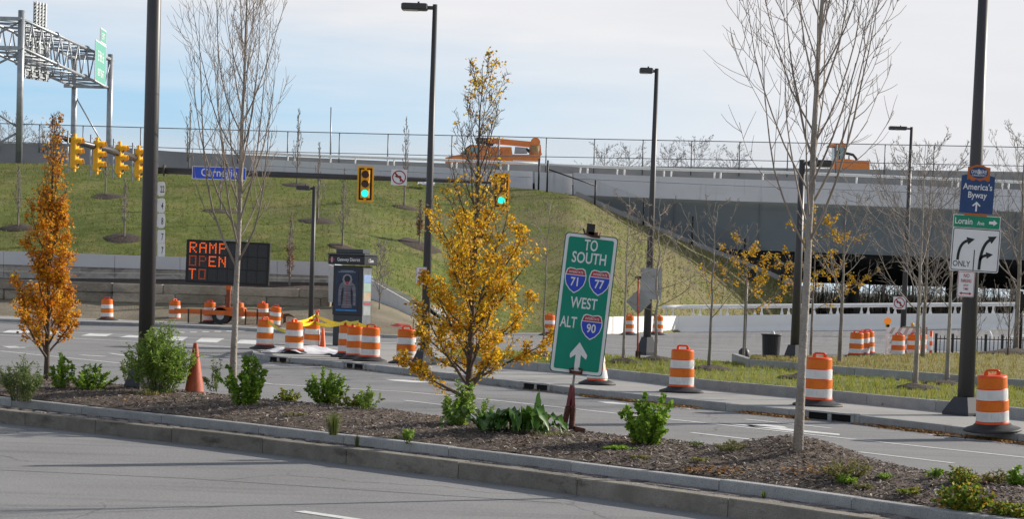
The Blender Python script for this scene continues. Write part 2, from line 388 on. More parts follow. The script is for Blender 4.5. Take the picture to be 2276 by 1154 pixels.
for _ in range(44000):
    i = rng.randrange(m_ - 1); t = rng.random(); p = bi[i].lerp(bi[i + 1], rng.random()).lerp(bf[i].lerp(bf[i + 1], rng.random()), t)
    h = bedB.ray_cast(Vector((p.x, p.y, 5)), Vector((0, 0, -1)))
    if h[0] is None: continue
    p = h[0] + Vector((0, 0, rng.uniform(.003, .02))); a = rng.uniform(0, 6.3); l, w_ = rng.uniform(.01, .038), rng.uniform(.004, .011)
    d = Vector((math.cos(a), math.sin(a), rng.uniform(-.5, .5))); e = Vector((-math.sin(a), math.cos(a), rng.uniform(-.5, .5)))
    chips.add([p - d * l - e * w_, p + d * l - e * w_ * .6, p + d * l * .9 + e * w_, p - d * l * .8 + e * w_ * .7], [(0, 1, 2, 3)])
o = chips.build('wood_chips', ML('wood_chip', [(.03, .022, .018), (.1, .078, .064), (.2, .16, .135), (.34, .28, .24), (.045, .034, .03), (.62, .54, .48)], trans=0., rough=.9)); o['kind'] = 'stuff'
# far side: pavement island, lower grass, upper grass
WALK = [(560, 782), (575, 787), (600, 792), (750, 804), (860, 815), (900, 820), (1046, 836), (1164, 850), (1500, 886), (1881, 921), (2148, 951), (2276, 966), (2900, 1040)]
lw_ = line(WALK, .15)
kerb('sidewalk_kerb', lw_, -.03, .15, .15, granite, rng)
WBACK = [(560, 779), (580, 768), (640, 761), (760, 764), (900, 767), (1100, 778), (1300, 788), (1460, 796), (1660, 803), (1870, 797), (1966, 791), (2091, 786), (2276, 781), (2900, 762)]
lb = line(WBACK, .146); k = min(len(lw_), len(lb))
sheet('sidewalk', [Vector((p.x + .03, p.y + .06, .146)) for p in lw_[:k]], lb[:k], walkm)
grassm = ground_mat('lawn', [(.9, .35, .65, ((.14, .175, .032), (.22, .23, .05)), 1, (1, 1, 1)), (3., .5, .68, (.2, .17, .08), .7, (1, 1, 1)), (30., .5, .7, (.05, .065, .02), .6, (1, 1, 1))], bump=.8, bscale=30.)
GK = [(1000, 789), (1046, 793), (1118, 801), (1300, 815), (1500, 837), (1542, 843), (1881, 872), (2130, 895), (2276, 909), (2900, 965)]
GB = [(1000, 780), (1180, 785), (1300, 789), (1460, 797), (1640, 806), (1668, 814), (1720, 818), (1881, 833), (2276, 864), (2900, 912)]
lg = line(GK, .35); kerb('lawn_kerb', lg, .1, .35, .16, granite, rng)
lgb = line(GB, .36); k = min(len(lg), len(lgb))
def lawnz(p, t): return .06 * math.sin(math.pi * t) + .03 * noise.noise(Vector((p.x * .9, p.y * .9, 1)))
lawn, lawnmb = sheet('lawn', [Vector((p.x, p.y + .1, .335)) for p in lg[:k]], lgb[:k], grassm, n=8, zf=lawnz)
K2 = [(1667, 799), (1720, 803), (1881, 816), (2276, 845), (2900, 888)]
l2 = line(K2, .6); kerb('upper_lawn_kerb', l2, .2, .6, .16, granite, rng)
mb = MB(); q = l2[0]; mb.box((q.x + .08, q.y + 2.2, .4), (.16, 4.2, .4)); o = mb.build('lawn_kerb_return', granite); o['kind'] = 'structure'
L2B = [(1667, 797.5), (1690, 798), (1865, 796), (1966, 791), (2091, 786), (2276, 781), (2900, 764)]
l2b = line(L2B, .6); k = min(len(l2), len(l2b))
dryg = ground_mat('dry_lawn', [(.7, .35, .65, ((.18, .17, .05), (.28, .24, .09)), 1, (1, 1, 1)), (3., .5, .68, (.23, .185, .1), .7, (1, 1, 1)), (30., .5, .7, (.06, .065, .022), .6, (1, 1, 1))], bump=.8, bscale=30.)
lawn2, lawn2mb = sheet('upper_lawn', [Vector((p.x, p.y + .1, .585)) for p in l2[:k]], l2b[:k], dryg, n=8, zf=lawnz)
lawnB = BVHTree.FromPolygons(lawnmb.v, lawnmb.f); lawn2B = BVHTree.FromPolygons(lawn2mb.v, lawn2mb.f)
def blades(name, bvh, rows0, rows1, count, h0, h1, wd, cols):
    mb = MB(); k = min(len(rows0), len(rows1))
    for _ in range(count):
        i = rng.randrange(k - 1); p = rows0[i].lerp(rows0[i + 1], rng.random()).lerp(rows1[i].lerp(rows1[i + 1], rng.random()), rng.random())
        h = bvh.ray_cast(Vector((p.x, p.y, 30)), Vector((0, 0, -1)))
        if h[0] is None: continue
        p = h[0]; hh = rng.uniform(h0, h1) * (1 + .8 * noise.noise(p * .8)); a = rng.uniform(0, 6.3); d = Vector((math.cos(a), math.sin(a), 0)) * wd
        l = Vector((rng.uniform(-.6, .6), rng.uniform(-.6, .6), 1)) * hh
        mb.add([p - d, p + d, p + d * .5 + l * .6, p + l], [(0, 1, 2, 3)])
    o = mb.build(name, ML(name + '_blade', cols, trans=.45, rough=.7)); o['kind'] = 'stuff'
blades('grass', lawnB, lg, lgb, 26000, .05, .1, .008, [(.12, .18, .02), (.2, .26, .04), (.28, .28, .055), (.42, .33, .1), (.16, .22, .03)])
blades('dry_grass', lawn2B, l2, l2b, 20000, .05, .1, .01, [(.14, .15, .03), (.23, .22, .06), (.34, .27, .12), (.4, .32, .16), (.18, .19, .04)])
# fallen leaves in the gutter and on the pavement
fl = MB()
def leaf_litter(x0, x1, n, spread, pts, z, off):
    for _ in range(n):
        x = rng.uniform(x0, x1); p = G(x, interp(pts, x)[0], .15)
        dns = noise.noise(Vector((p.x * .9, p.y * .9, 5)))
        if dns < rng.uniform(-.6, .3): continue
        p = Vector((p.x, p.y - off - abs(rng.gauss(0, spread)), z + rng.uniform(.008, .04)))
        a = rng.uniform(0, 6.3); s_ = rng.uniform(.02, .04)
        d = Vector((math.cos(a), math.sin(a), rng.uniform(-.5, .5))) * s_; e = Vector((-math.sin(a), math.cos(a), rng.uniform(-.5, .5))) * s_ * .6
        fl.add([p - d, p - e, p + d, p + e], [(0, 1, 2, 3)])
leaf_litter(1290, 1790, 3200, .25, WALK, 0, .1); leaf_litter(1880, 2600, 3200, .3, WALK, 0, .12); leaf_litter(600, 1290, 500, .12, WALK, 0, .06)
leaf_litter(1640, 1760, 240, .12, [(1640, 866), (1760, 878)], .15, .05); leaf_litter(1850, 2120, 800, .25, [(1850, 888), (2120, 912)], .15, .05); leaf_litter(2180, 2700, 500, .25, [(2180, 917), (2700, 962)], .15, .05)
def patch(px, py, wpx, hpx, n):
    for _ in range(n):
        p = hit(bedB, px + rng.gauss(0, wpx / 3), py + rng.gauss(0, hpx / 3))
        if p is None: continue
        p = p + Vector((0, 0, rng.uniform(.01, .05))); a = rng.uniform(0, 6.3); s_ = rng.uniform(.015, .035)
        d = Vector((math.cos(a), math.sin(a), rng.uniform(-.5, .5))) * s_; e = Vector((-math.sin(a), math.cos(a), rng.uniform(-.5, .5))) * s_ * .6
        fl.add([p - d, p - e, p + d, p + e], [(0, 1, 2, 3)])
for a in ((1590, 1050, 130, 14, 170), (1820, 1050, 150, 14, 120), (2190, 1072, 110, 14, 130), (1010, 935, 70, 14, 70), (800, 900, 100, 14, 80), (1160, 985, 200, 20, 30), (320, 885, 120, 10, 30), (20, 880, 60, 8, 30), (1180, 950, 120, 12, 60), (1400, 985, 110, 10, 60)): patch(*a)
o = fl.build('fallen_leaves', ML('fallen_leaf', [(.22, .09, .02), (.4, .17, .03), (.3, .15, .05), (.5, .26, .05), (.14, .07, .03), (.45, .3, .1)], trans=.2)); o['kind'] = 'stuff'
# road markings
mk = MB()
def mline(pts, wpx_m, z=.005, dash=None):
    ps = [G(x, y, 0) for x, y in pts]
    for a, b in zip(ps, ps[1:]):
        d = (b - a).normalized(); e = Vector((-d.y, d.x, 0)) * wpx_m / 2
        mk.add([(*(a - e).xy, z), (*(b - e).xy, z), (*(b + e).xy, z), (*(a + e).xy, z)], [(0, 1, 2, 3)])
def mpoly(pts, z=.005): mk.add([(*G(x, y, 0).xy, z) for x, y in pts], [tuple(range(len(pts)))])
mline([(511, 842), (605, 855), (900, 872), (1046, 885), (1340, 917), (1628, 948), (1900, 978), (2276, 1018), (2700, 1068)], .11)
mline([(1656, 933), (1847, 953)], .11); mline([(1537, 963), (1746, 987)], .12); mline([(665, 1138), (800, 1158)], .14)
mline([(1910, 1006), (2120, 1031)], .1); mline([(983, 901), (900, 891)], .11); mline([(560, 898), (640, 906)], .1)
mline([(-200, 735), (0, 745), (420, 766), (560, 776)], .2); mline([(-200, 722), (0, 732), (420, 752), (540, 758)], .16)
mline([(0, 781), (266, 808)], .12); mline([(387, 765), (511, 775)], .12); mline([(245, 786), (283, 792)], .14); mline([(179, 790), (233, 793)], .25)
mline([(478, 810), (640, 816)], .12); mline([(590, 811), (700, 817)], .12); mline([(-100, 762), (0, 769), (58, 773)], .14)
for b in (((4, 739.6), (20, 734.5), (75, 735.5), (60, 741.5)), ((94, 743), (112, 738), (164, 739), (148, 745)), ((179, 747), (200, 741.7), (252, 742.7), (235, 748.5)), ((263, 751), (285, 746), (340, 747), (325, 753)), ((366, 756.5), (378, 748.5), (418, 750), (405, 758)),
          ((434, 760.6), (447, 752), (499, 753), (482, 762)), ((524, 764), (534, 756), (576, 757), (568, 766))): mpoly(b[::-1])
for i in range(9): x = 340 + i * 27; y = 740 - (i * .6); mpoly(((x, y + .9), (x + 15, y + 1.4), (x + 18, y), (x + 3, y - .5)))
# lane arrows
mpoly(((1618, 943.5), (1660, 945), (1740, 953), (1866, 966), (1866, 969), (1740, 958), (1655, 947.5))); mpoly(((1655, 946), (1700, 944.5), (1742, 949), (1751, 953), (1735, 952.5), (1706, 951), (1672, 949.8)))
mpoly(((2052, 965.5), (2077, 967), (2150, 974), (2276, 987), (2276, 990), (2150, 979), (2077, 969.5))); mpoly(((2070, 968), (2110, 967), (2186, 974), (2178, 977.5), (2120, 974), (2080, 970)))
mpoly(((1323, 893), (1360, 894.5), (1397, 899), (1397, 901), (1350, 898))); mpoly(((1485, 904), (1525, 905), (1570, 909.5), (1530, 910.5))); mpoly(((850, 843.5), (900, 845), (965, 851.5), (925, 851.5), (875, 847.5))); mpoly(((0, 769), (35, 770), (58, 774), (20, 774)))
# road behind the island
mline([(1190, 760), (1400, 770), (1700, 782)], .14); mline([(1595, 768), (1668, 768)], .16); mline([(1930, 762), (1975, 762)], .16); mline([(1200, 776), (1470, 779), (1690, 790)], .12); mline([(700, 763), (770, 766), (890, 762)], .15); mline([(850, 750), (960, 751)], .14)
o = mk.build('road_markings', paint); o['kind'] = 'structure'
# tar seams
tm = MB()
mkb = mk; mk = tm
mline([(-100, 960), (500, 985)], .02, .003); mline([(0, 1046), (420, 1065), (1250, 1120)], .02, .003)
o = tm.build('tar_seams', M('tar', (.05, .05, .052), .6)); o['kind'] = 'structure'
mk = mkb
# ------------------------------------------------------------------ left verge, walls and hillside
KL = [(-300, 697), (0, 709), (300, 718), (480, 726), (600, 732), (640, 735), (760, 741), (860, 745), (950, 746), (1040, 744)]
lk = line(KL, .13, step=20); kerb('verge_kerb', lk, -.03, .13, .3, granite, rng)
vpb = line([(x, y - (6.5 if x < 500 else 5 if x < 650 else 1.)) for x, y in KL], .135, step=20)
sheet('verge_path', [Vector((p.x, p.y + .25, .128)) for p in lk], [Vector((p.x, max(p.y, q_.y + .4), .135)) for p, q_ in zip(vpb, lk)], walkm)
DW = 95.
VF = [(-300, 655), (0, 664), (200, 669), (420, 674), (600, 678), (735, 682), (820, 660), (880, 684), (960, 722), (1040, 738)]
vf = [P(x, interp(VF, x)[0], DW + .3) for x in [-300 + 1340 * i / (len(lk) - 1) for i in range(len(lk))]]
dirt = ground_mat('bare_verge', [(.35, .35, .65, ((.17, .145, .105), (.25, .215, .16)), 1, (1, 1, 1)), (.5, .5, .7, (.17, .17, .09), .7, (1, 2, 1)), (7., .52, .7, (.11, .085, .06), .7, (1, 1, 1)), (30., .55, .7, (.32, .28, .22), .5, (1, 1, 1))], bump=1., bscale=14.)
def vz(p, t): return .12 * noise.noise(Vector((p.x * .6, p.y * .6, 3))) * 4 * t * (1 - t) + .03 * noise.noise(Vector((p.x * 4, p.y * 4, 3))) * (t * 4 if t < .25 else 1)
verge, vergemb = sheet('verge', [Vector((p.x, max(p.y, q_.y + .4) - .1, .115)) for p, q_ in zip(vpb, lk)], vf, dirt, n=12, zf=vz)
stone = ground_mat('sandstone', [(.9, .35, .65, ((.34, .29, .22), (.52, .46, .37)), 1, (1, 1, 1.5)), (.5, .52, .62, (.2, .19, .185), .7, (.7, 1, 1.2)), (6., .5, .7, (.24, .19, .14), .6, (1, 1, 3))], bump=1., bscale=9.)
vary(stone, .62, 1.15)
def blockwall(name, topl, botl, D, depth, nrow, lenr, label, cat, mat, x0, x1, gap=.015):
    mb = MB(); A = P(x0, interp(topl, x0)[0], D); Z = P(x1, interp(topl, x1)[0], D)
    for r_ in range(nrow):
        x = A.x
        while x < Z.x - .1:
            L = min(rng.uniform(*lenr), Z.x - x)
            pxm = x0 + (x + L / 2 - A.x) / (Z.x - A.x) * (x1 - x0)
            zt = P(pxm, interp(topl, pxm)[0], D).z; zb = P(pxm, interp(botl, pxm)[0], D).z - .05; h = (zt - zb) / nrow
            mb.bbox((x + L / 2, D + depth / 2 + rng.uniform(-.06, .06), zb + h * (r_ + .5)), (L - gap, depth, h - gap + rng.uniform(-.01, .01)), .035)
            x += L
    o = mb.build(name, mat); tag(o, label, cat); return o
BT = [(-300, 604), (0, 620), (250, 629), (420, 634), (600, 640), (735, 643)]
blockwall('stone_block_wall', BT, VF, DW, .8, 2, (1.6, 3.6), 'low retaining wall of two courses of rough brown sandstone blocks behind the verge', 'wall', stone, -300, 735)
ST = [(-300, 546), (0, 558), (400, 571), (616, 579), (745, 583)]; SB = [(-300, 573), (0, 588), (400, 600), (616, 610), (745, 614)]; SC = [(-300, 604), (0, 618), (400, 620), (616, 626), (745, 629)]
soil = M('soil', (.075, .055, .045), .95, var=.4, scale=8, bump=1., bscale=12)
xs = [-300 + 1045 * i / 20 for i in range(21)]
sheet('soil_strip', [P(x, interp(BT, x)[0] + 2, DW + .3) for x in xs], [P(x, interp(SC, x)[0], DW + 2.2) for x in xs], soil)
gw = E('granite_wall', P(200, 600, DW + 2.5), 'long wall of smooth grey granite slabs at the foot of the grassy slope', 'wall')
def rel(o, name, mat):
    return o
slabm = ground_mat('granite_slab', [(.6, .35, .65, ((.56, .56, .575), (.62, .62, .63)), 1, (1, 1, 1)), (60., .5, .65, (.45, .45, .46), .4, (1, 1, 1))], bump=.05)
slab = MB(); crs = MB(); off = gw.location
cuts = [-300, -190, -60, 8, 90, 255, 400, 500, 616, 745]
for a, b in zip(cuts, cuts[1:]):
    for (T, Bt, mb, y0, y1) in ((ST, SB, slab, DW + 2.0, DW + 2.5), (SB, SC, crs, DW + 2.12, DW + 2.5)):
        q = [P(a + .4, interp(Bt, a)[0] + (1.2 if mb is crs else 0), y0) - off, P(b - .4, interp(Bt, b)[0] + (1.2 if mb is crs else 0), y0) - off, P(b - .4, interp(T, b)[0] + (-2 if mb is crs else 0), y0) - off, P(a + .4, interp(T, a)[0] + (-2 if mb is crs else 0), y0) - off]
        if mb is crs:
            mid = [(q[0] + q[3]) / 2, (q[1] + q[2]) / 2]; g = Vector((0, 0, .012))
            for qq in ((q[0], q[1], mid[1] - g, mid[0] - g), (mid[0] + g, mid[1] + g, q[2], q[3])): mb.prismY([(v.x, v.z) for v in qq], y0 - off.y, y1 - off.y)
        else: mb.prismY([(v.x, v.z) for v in q], y0 - off.y, y1 - off.y)
slab.build('slab', slabm, gw); crs.build('base_course', ground_mat('rough_granite', [(2., .35, .65, ((.4, .37, .33), (.54, .5, .46)), 1, (1, 1, 1)), (1., .52, .6, (.17, .16, .15), .6, (1, 1, 2))], bump=.6, bscale=12), gw)
# sloping white capped wing wall right of the kiosk
wl = MB(); D = 94.5
pts = [P(730, 588, D), P(815, 617, D), P(945, 691, D), P(985, 716, D), P(985, 724, D), P(945, 710, D), P(815, 672, D), P(730, 672, D)]
wl.prismY([(v.x, v.z) for v in pts][::-1], D, D + .45)
concm = ground_mat('pale_concrete', [(.5, .35, .65, ((.56, .56, .56), (.66, .66, .65)), 1, (1, 1, 1)), (2.5, .55, .75, (.42, .42, .42), .6, (1, 1, .4))], bump=.1, bscale=20)
tag(wl.build('wing_wall', concm), 'pale concrete wall sloping down beside a strip of grey stones', 'wall')
# hillside
CRX = [-400, 0, 300, 600, 745, 820, 945, 1000, 1100, 1190, 1275, 1420, 1560, 1700, 1790]
TOE = {-400: (544, 97.5), 0: (559, 97.5), 300: (569, 97.5), 600: (580, 97.5), 745: (584, 97.5), 820: (612, 97), 945: (676, 96.5), 1000: (722, 96)}
CST = {-400: (342, 126), 0: (362, 126), 300: (368, 126), 600: (386, 126), 745: (392, 126), 820: (396, 125.5), 945: (404, 125), 1000: (408, 124.5), 1100: (414, 123.5), 1190: (421, 122.5), 1275: (433, 121.6), 1420: (497, 122), 1560: (553, 122.6), 1700: (609, 124), 1790: (650, 125.5)}
TG = {1100: 738, 1190: 739, 1275: 741, 1420: 741, 1560: 738, 1700: 737, 1790: 736}
toe, cst = [], []
for x in CRX:
    toe.append((x, P(x, *TOE[x]) if x in TOE else G(x, TG[x], .01))); cst.append((x, P(x, *CST[x])))
def vi(lst, x):
    for (a, p), (b, q) in zip(lst, lst[1:]):
        if a <= x <= b: return p.lerp(q, (x - a) / (b - a))
    return lst[-1][1]
hx = [-400 + 2190 * i / 146 for i in range(147)]
def hz(p, t): return (.9 * math.sin(math.pi * t) * .35 + .22 * noise.noise(Vector((p.x * .12, p.y * .12, 0))) + .06 * noise.noise(Vector((p.x * .9, p.y * .9, 4)))) * min(1, 8 * t * (1 - t))
hillm = ground_mat('hill_grass', [(.16, .35, .65, ((.09, .122, .02), (.155, .18, .034)), 1, (1, 1, 1)), (.35, .52, .72, (.235, .19, .08), .95, (1, .7, .7)), (1.6, .5, .7, (.24, .215, .07), .8, (1, 1, 1)), (.7, .54, .7, (.06, .08, .016), .7, (1, 1, 1)), (9., .5, .7, (.06, .07, .02), .75, (1, 1, 1)), (.09, .55, .75, (.19, .15, .1), .7, (1.4, 1, 1))], bump=.7, bscale=9.)
_t = hillm.node_tree; _b = _t.nodes['Principled BSDF']; _src = _b.inputs['Base Color'].links[0].from_socket   # drier, barer soil towards the bridge end
_co = N(_t, 'ShaderNodeTexCoord'); _sx = N(_t, 'ShaderNodeSeparateXYZ'); _t.links.new(_co.outputs['Object'], _sx.inputs[0]); _nz = N(_t, 'ShaderNodeTexNoise'); _nz.inputs['Scale'].default_value = .5; _nz.inputs['Detail'].default_value = 6; _t.links.new(_co.outputs['Object'], _nz.inputs[0])
_v = math_(_t, 'ADD', math_(_t, 'MULTIPLY', math_(_t, 'ADD', _sx.outputs[0], 3.0), .075), math_(_t, 'MULTIPLY', math_(_t, 'SUBTRACT', _nz.outputs[0], .5), 3.2), True)
_x = N(_t, 'ShaderNodeMixRGB'); _x.inputs[2].default_value = (.2, .165, .085, 1); _t.links.new(math_(_t, 'MULTIPLY', _v, .75), _x.inputs[0]); _t.links.new(_src, _x.inputs[1]); _t.links.new(_x.outputs[0], _b.inputs['Base Color'])
hill, hillmb = sheet('hillside', [vi(toe, x) for x in hx], [vi(cst, x) for x in hx], hillm, n=50, zf=hz)
hillB = BVHTree.FromPolygons(hillmb.v, hillmb.f)
blades('hill_grass', hillB, [vi(toe, x) for x in hx], [vi(cst, x) for x in hx], 48000, .05, .13, .022, [(.085, .125, .018), (.13, .17, .028), (.17, .19, .04), (.24, .22, .08), (.11, .15, .02), (.28, .23, .1)])
# riprap strip above the sloping wall
rp = MB(); rip0 = [(745, 589), (820, 617), (945, 682), (1010, 728)]; rip1 = [(800, 596), (860, 640), (1000, 698), (1060, 735)]
for _ in range(1500):
    t = rng.random(); u = rng.random(); x = 745 + 265 * t; y = interp(rip0, x)[0]; x2 = 800 + 260 * t; y2 = interp(rip1, x2)[0]
    p = hit(hillB, x + (x2 - x) * u, y + (y2 - y) * u)
    if p is None: continue
    r_ = rng.uniform(.05, .16); ax = [Vector((rng.uniform(.5, 1.2), 0, 0)), Vector((0, rng.uniform(.5, 1.2), 0)), Vector((0, 0, rng.uniform(.4, .9)))]
    rp.add([p + a * r_ * s_ for a in ax for s_ in (1, -1)], [(0, 2, 4), (2, 1, 4), (1, 3, 4), (3, 0, 4), (2, 0, 5), (1, 2, 5), (3, 1, 5), (0, 3, 5)])
o = rp.build('gravel', ML('riprap', [(.2, .19, .17), (.33, .31, .28), (.4, .38, .36), (.27, .24, .2)], trans=0)); o['kind'] = 'stuff'
# ------------------------------------------------------------------ highway and bridge
hw = []
sheet('highway', [Vector((-90, 127, 6.9)), Vector((90, 127, 10.1))], [Vector((-90, 215, 6.9)), Vector((90, 215, 10.1))], asphalt)
def band(mb, T, Bt, D, th, off, x0=None, x1=None, step=60):
    x0 = T[0][0] if x0 is None else x0; x1 = T[-1][0] if x1 is None else x1; n = max(1, int((x1 - x0) / step))
    xs = [x0 + (x1 - x0) * i / n for i in range(n + 1)]
    up = [P(x, interp(T, x)[0], D) - off for x in xs]; dn = [P(x, interp(Bt, x)[0], D) - off for x in xs]
    mb.prismY([(v.x, v.z) for v in dn] + [(v.x, v.z) for v in up[::-1]], D - off.y, D + th - off.y)
bconc = ground_mat('bridge_concrete', [(.25, .35, .65, ((.66, .65, .66), (.73, .72, .73)), 1, (1, 1, 1)), (.8, .55, .75, (.56, .555, .56), .6, (.3, 1, 1.6)), (3., .58, .75, (.45, .445, .45), .6, (1, 1, .1))], bump=.05, bscale=15)
bgrey = ground_mat('old_concrete', [(.3, .35, .65, ((.3, .295, .29), (.37, .365, .36)), 1, (1, 1, 1)), (1.2, .55, .75, (.27, .265, .26), .6, (1, 1, .3))], bump=.05, bscale=15)
white = M('white_paint', (.86, .85, .82), .5, var=.04)
DB = 124.
br = E('road_bridge', P(1750, 640, DB), 'concrete road bridge with a pale parapet over a deep grey steel girder', 'bridge'); off = br.location
T = [(1275, 383.5), (1331, 386), (1412, 390), (1760, 402), (2276, 422), (2800, 442)]; Gv = [(1275, 396.5), (1600, 411), (2276, 437), (2800, 457)]; Bo = [(1275, 433), (1307, 434.5), (1600, 446), (1760, 451), (2276, 471), (2800, 491)]
mb = MB(); band(mb, T, Gv, DB, .45, off); band(mb, [(x, y + .8) for x, y in Gv], Bo, DB - .06, .5, off); mb.build('parapet', bconc, br)
mb = MB(); Gt = [(1275, 433), (1600, 446), (2276, 471), (2800, 491)]; Gb = [(1275, 533), (1591, 551), (2015, 568), (2276, 577), (2800, 596)]
band(mb, Gt, Gb, DB + .7, .25, off); band(mb, [(x, y - 2) for x, y in Gb], [(x, y + 1.5) for x, y in Gb], DB + .5, .6, off)
gird = ground_mat('girder_paint', [(.2, .35, .65, ((.155, .18, .19), (.185, .21, .22)), 1, (1, 1, 1)), (.6, .55, .75, (.13, .15, .155), .6, (.2, 1, 2.))], bump=.03, rough=.5)
for i in range(6): 
    x = 1500 + i * 190; a = P(x, interp(Gt, x)[0] + 2, DB + .66) - off; b = P(x, interp(Gb, x)[0] - 2, DB + .66) - off; mb.box((a.x, a.y, (a.z + b.z) / 2), (.05, .08, a.z - b.z))
mb.build('girder', gird, br)
dark = M('soffit_shade_paint', (.05, .055, .058), .7, var=.2)  # deep shade under the deck put into the colour, darker than the outer girder
mb = MB()
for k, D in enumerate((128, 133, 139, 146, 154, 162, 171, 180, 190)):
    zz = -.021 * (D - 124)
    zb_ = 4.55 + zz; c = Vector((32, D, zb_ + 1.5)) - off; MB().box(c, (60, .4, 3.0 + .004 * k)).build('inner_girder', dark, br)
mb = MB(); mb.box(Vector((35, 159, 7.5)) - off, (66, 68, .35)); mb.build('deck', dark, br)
mb = MB()
for i in range(5):
    c = Vector((22 + i * 9, 186, 1.7)) - off; MB().lathe([(.55, -1.7), (.55, 1.6)], 16, c).build('pier', bgrey, br)
mb = MB(); q = P(1275, 433, 126); q2 = P(1800, 655, 127.5)
mb.box(Vector((12, 157, 3.4)) - off, (11.6, 56, 8.)); mb.build('abutment', M('abutment_shade_concrete', (.1, .1, .1), .9), br)  # concrete coloured dark for the shade beneath the bridge
rail = MB(); RT_ = [(1240, 367), (1500, 376.5), (1760, 384), (2276, 405), (2800, 426)]
xs = [1195 + 40 * i for i in range(41)]
rail.tube([P(x, interp(RT_, x)[0], DB + .22) - off for x in xs], .085, 8)
for i, x in enumerate([1290, 1306, 1372, 1388, 1476, 1492, 1588, 1602, 1696, 1806, 1904, 2004, 2117, 2130, 2228, 2242, 2330, 2440]):
    a = P(x, interp(RT_, x)[0], DB + .22) - off; b = P(x, interp(T, x)[0], DB + .22) - off; rail.bar(a, (a.x, a.y, b.z), .055)
rail.build('railing', white, br)
# ramp parapet left of the bridge joint, along the crest of the slope
rpar = E('ramp_parapet', P(900, 400, 126.3), 'pale concrete ramp parapet with white rail along the crest of the grass slope', 'wall'); off = rpar.location; D = 126.4
mb = MB(); T1 = [(560, 352), (700, 360), (960, 371), (1100, 377), (1184, 381)]; G1 = [(560, 367), (960, 384), (1184, 394)]; B1 = [(560, 393), (745, 398), (945, 411), (1184, 426)]
band(mb, T1, G1, D, .4, off); band(mb, [(x, y + .8) for x, y in G1], B1, D - .05, .45, off); mb.build('parapet', bconc, rpar)
mb = MB(); RL = [(520, 338), (700, 346), (960, 354.5), (1195, 364)]; xs = [520 + 45 * i for i in range(16)]
mb.tube([P(x, interp(RL, x)[0], D + .2) - off for x in xs], .085, 8)
for x in (640, 655, 735, 790, 862, 876, 1004, 1015, 1113, 1130): 
    a = P(x, interp(RL, x)[0], D + .2) - off; b = P(x, interp(T1, x)[0], D + .2) - off; mb.bar(a, (a.x, a.y, b.z), .05)
mb.build('railing', white, rpar)
mb = MB(); a = P(1193, 384, 125) ; b = P(1193, 424, 125)
band(mb, [(1189, 382), (1272, 386)], [(1189, 424), (1272, 434)], 124.8, .6, Vector((0, 0, 0)))
tag(mb.build('parapet_end_block', bconc), 'short pale concrete block closing the bridge parapet at the top of the slope', 'wall')
# concrete barrier behind the parapets, carries the tall fence
mb = MB(); D = 129.5; Z0 = Vector((0, 0, 0))
BTp = [(-400, 302), (0, 317), (200, 322), (300, 330), (420, 339), (640, 348), (960, 362), (1200, 367), (1600, 371), (2276, 382), (2800, 392)]
band(mb, BTp, [(x, y + (62 if x < 500 else 40)) for x, y in BTp], D, .4, Z0)
tag(mb.build('highway_barrier', bgrey), 'long dull grey concrete barrier behind the tall wire fence on the highway', 'barrier')
fe = E('wire_fence', P(1000, 340, 129.2), 'tall chain link fence with thin grey posts along the highway barrier', 'fence'); off = fe.location; D = 129.25
FT = [(-400, 263), (0, 274), (313, 283), (600, 291), (863, 298), (1110, 303), (1322, 309), (1600, 314), (2276, 327), (2800, 337)]
FL = [(-400, 303), (0, 315), (313, 326), (600, 337), (1000, 346), (1200, 348), (1600, 355), (2276, 369), (2800, 379)]
steel = M('galvanised_steel', (.33, .35, .37), .45, metal=.5, var=.15, scale=3)
fsteel = M('fence_steel', (.16, .175, .19), .5, metal=.3, var=.15)
post_x = [-220, -110, 0, 88, 185, 313, 418, 530, 640, 755, 863, 1005, 1110, 1215, 1322, 1430, 1538, 1645, 1752, 1860, 1968, 2077, 2180, 2290, 2400]
for x in post_x:
    a = P(x, interp(FT, x)[0] - .5, D) - off; b = P(x, interp(BTp, x)[0] + 20, D) - off; MB().bar((a.x, a.y, b.z), a, .04, 6).build('post', fsteel, fe)
xs = [-400 + 100 * i for i in range(33)]
MB().tube([P(x, interp(FT, x)[0], D) - off for x in xs], .028, 6).build('top_rail', fsteel, fe)
MB().tube([P(x, interp(FL, x)[0], D) - off for x in xs], .024, 6).build('lower_rail', fsteel, fe)
def wire_mat(name, amount, c):
    m = bpy.data.materials.new(name); m.use_nodes = True; t = m.node_tree; b = t.nodes['Principled BSDF']; b.inputs['Base Color'].default_value = (*c, 1)
    tr = N(t, 'ShaderNodeBsdfTransparent'); ms = N(t, 'ShaderNodeMixShader'); ms.inputs[0].default_value = amount
    t.links.new(tr.outputs[0], ms.inputs[1]); t.links.new(b.outputs[0], ms.inputs[2]); t.links.new(ms.outputs[0], t.nodes['Material Output'].inputs[0]); return m
mb = MB(); vs = [P(x, interp(FT, x)[0], D) - off for x in xs] + [P(x, interp(BTp, x)[0], D) - off for x in xs]; n = len(xs)
mb.add(vs, [(i, i + 1, n + i + 1, n + i) for i in range(n - 1)]); mb.build('chain_link', wire_mat('chain_link', .10, (.3, .32, .34)), fe)
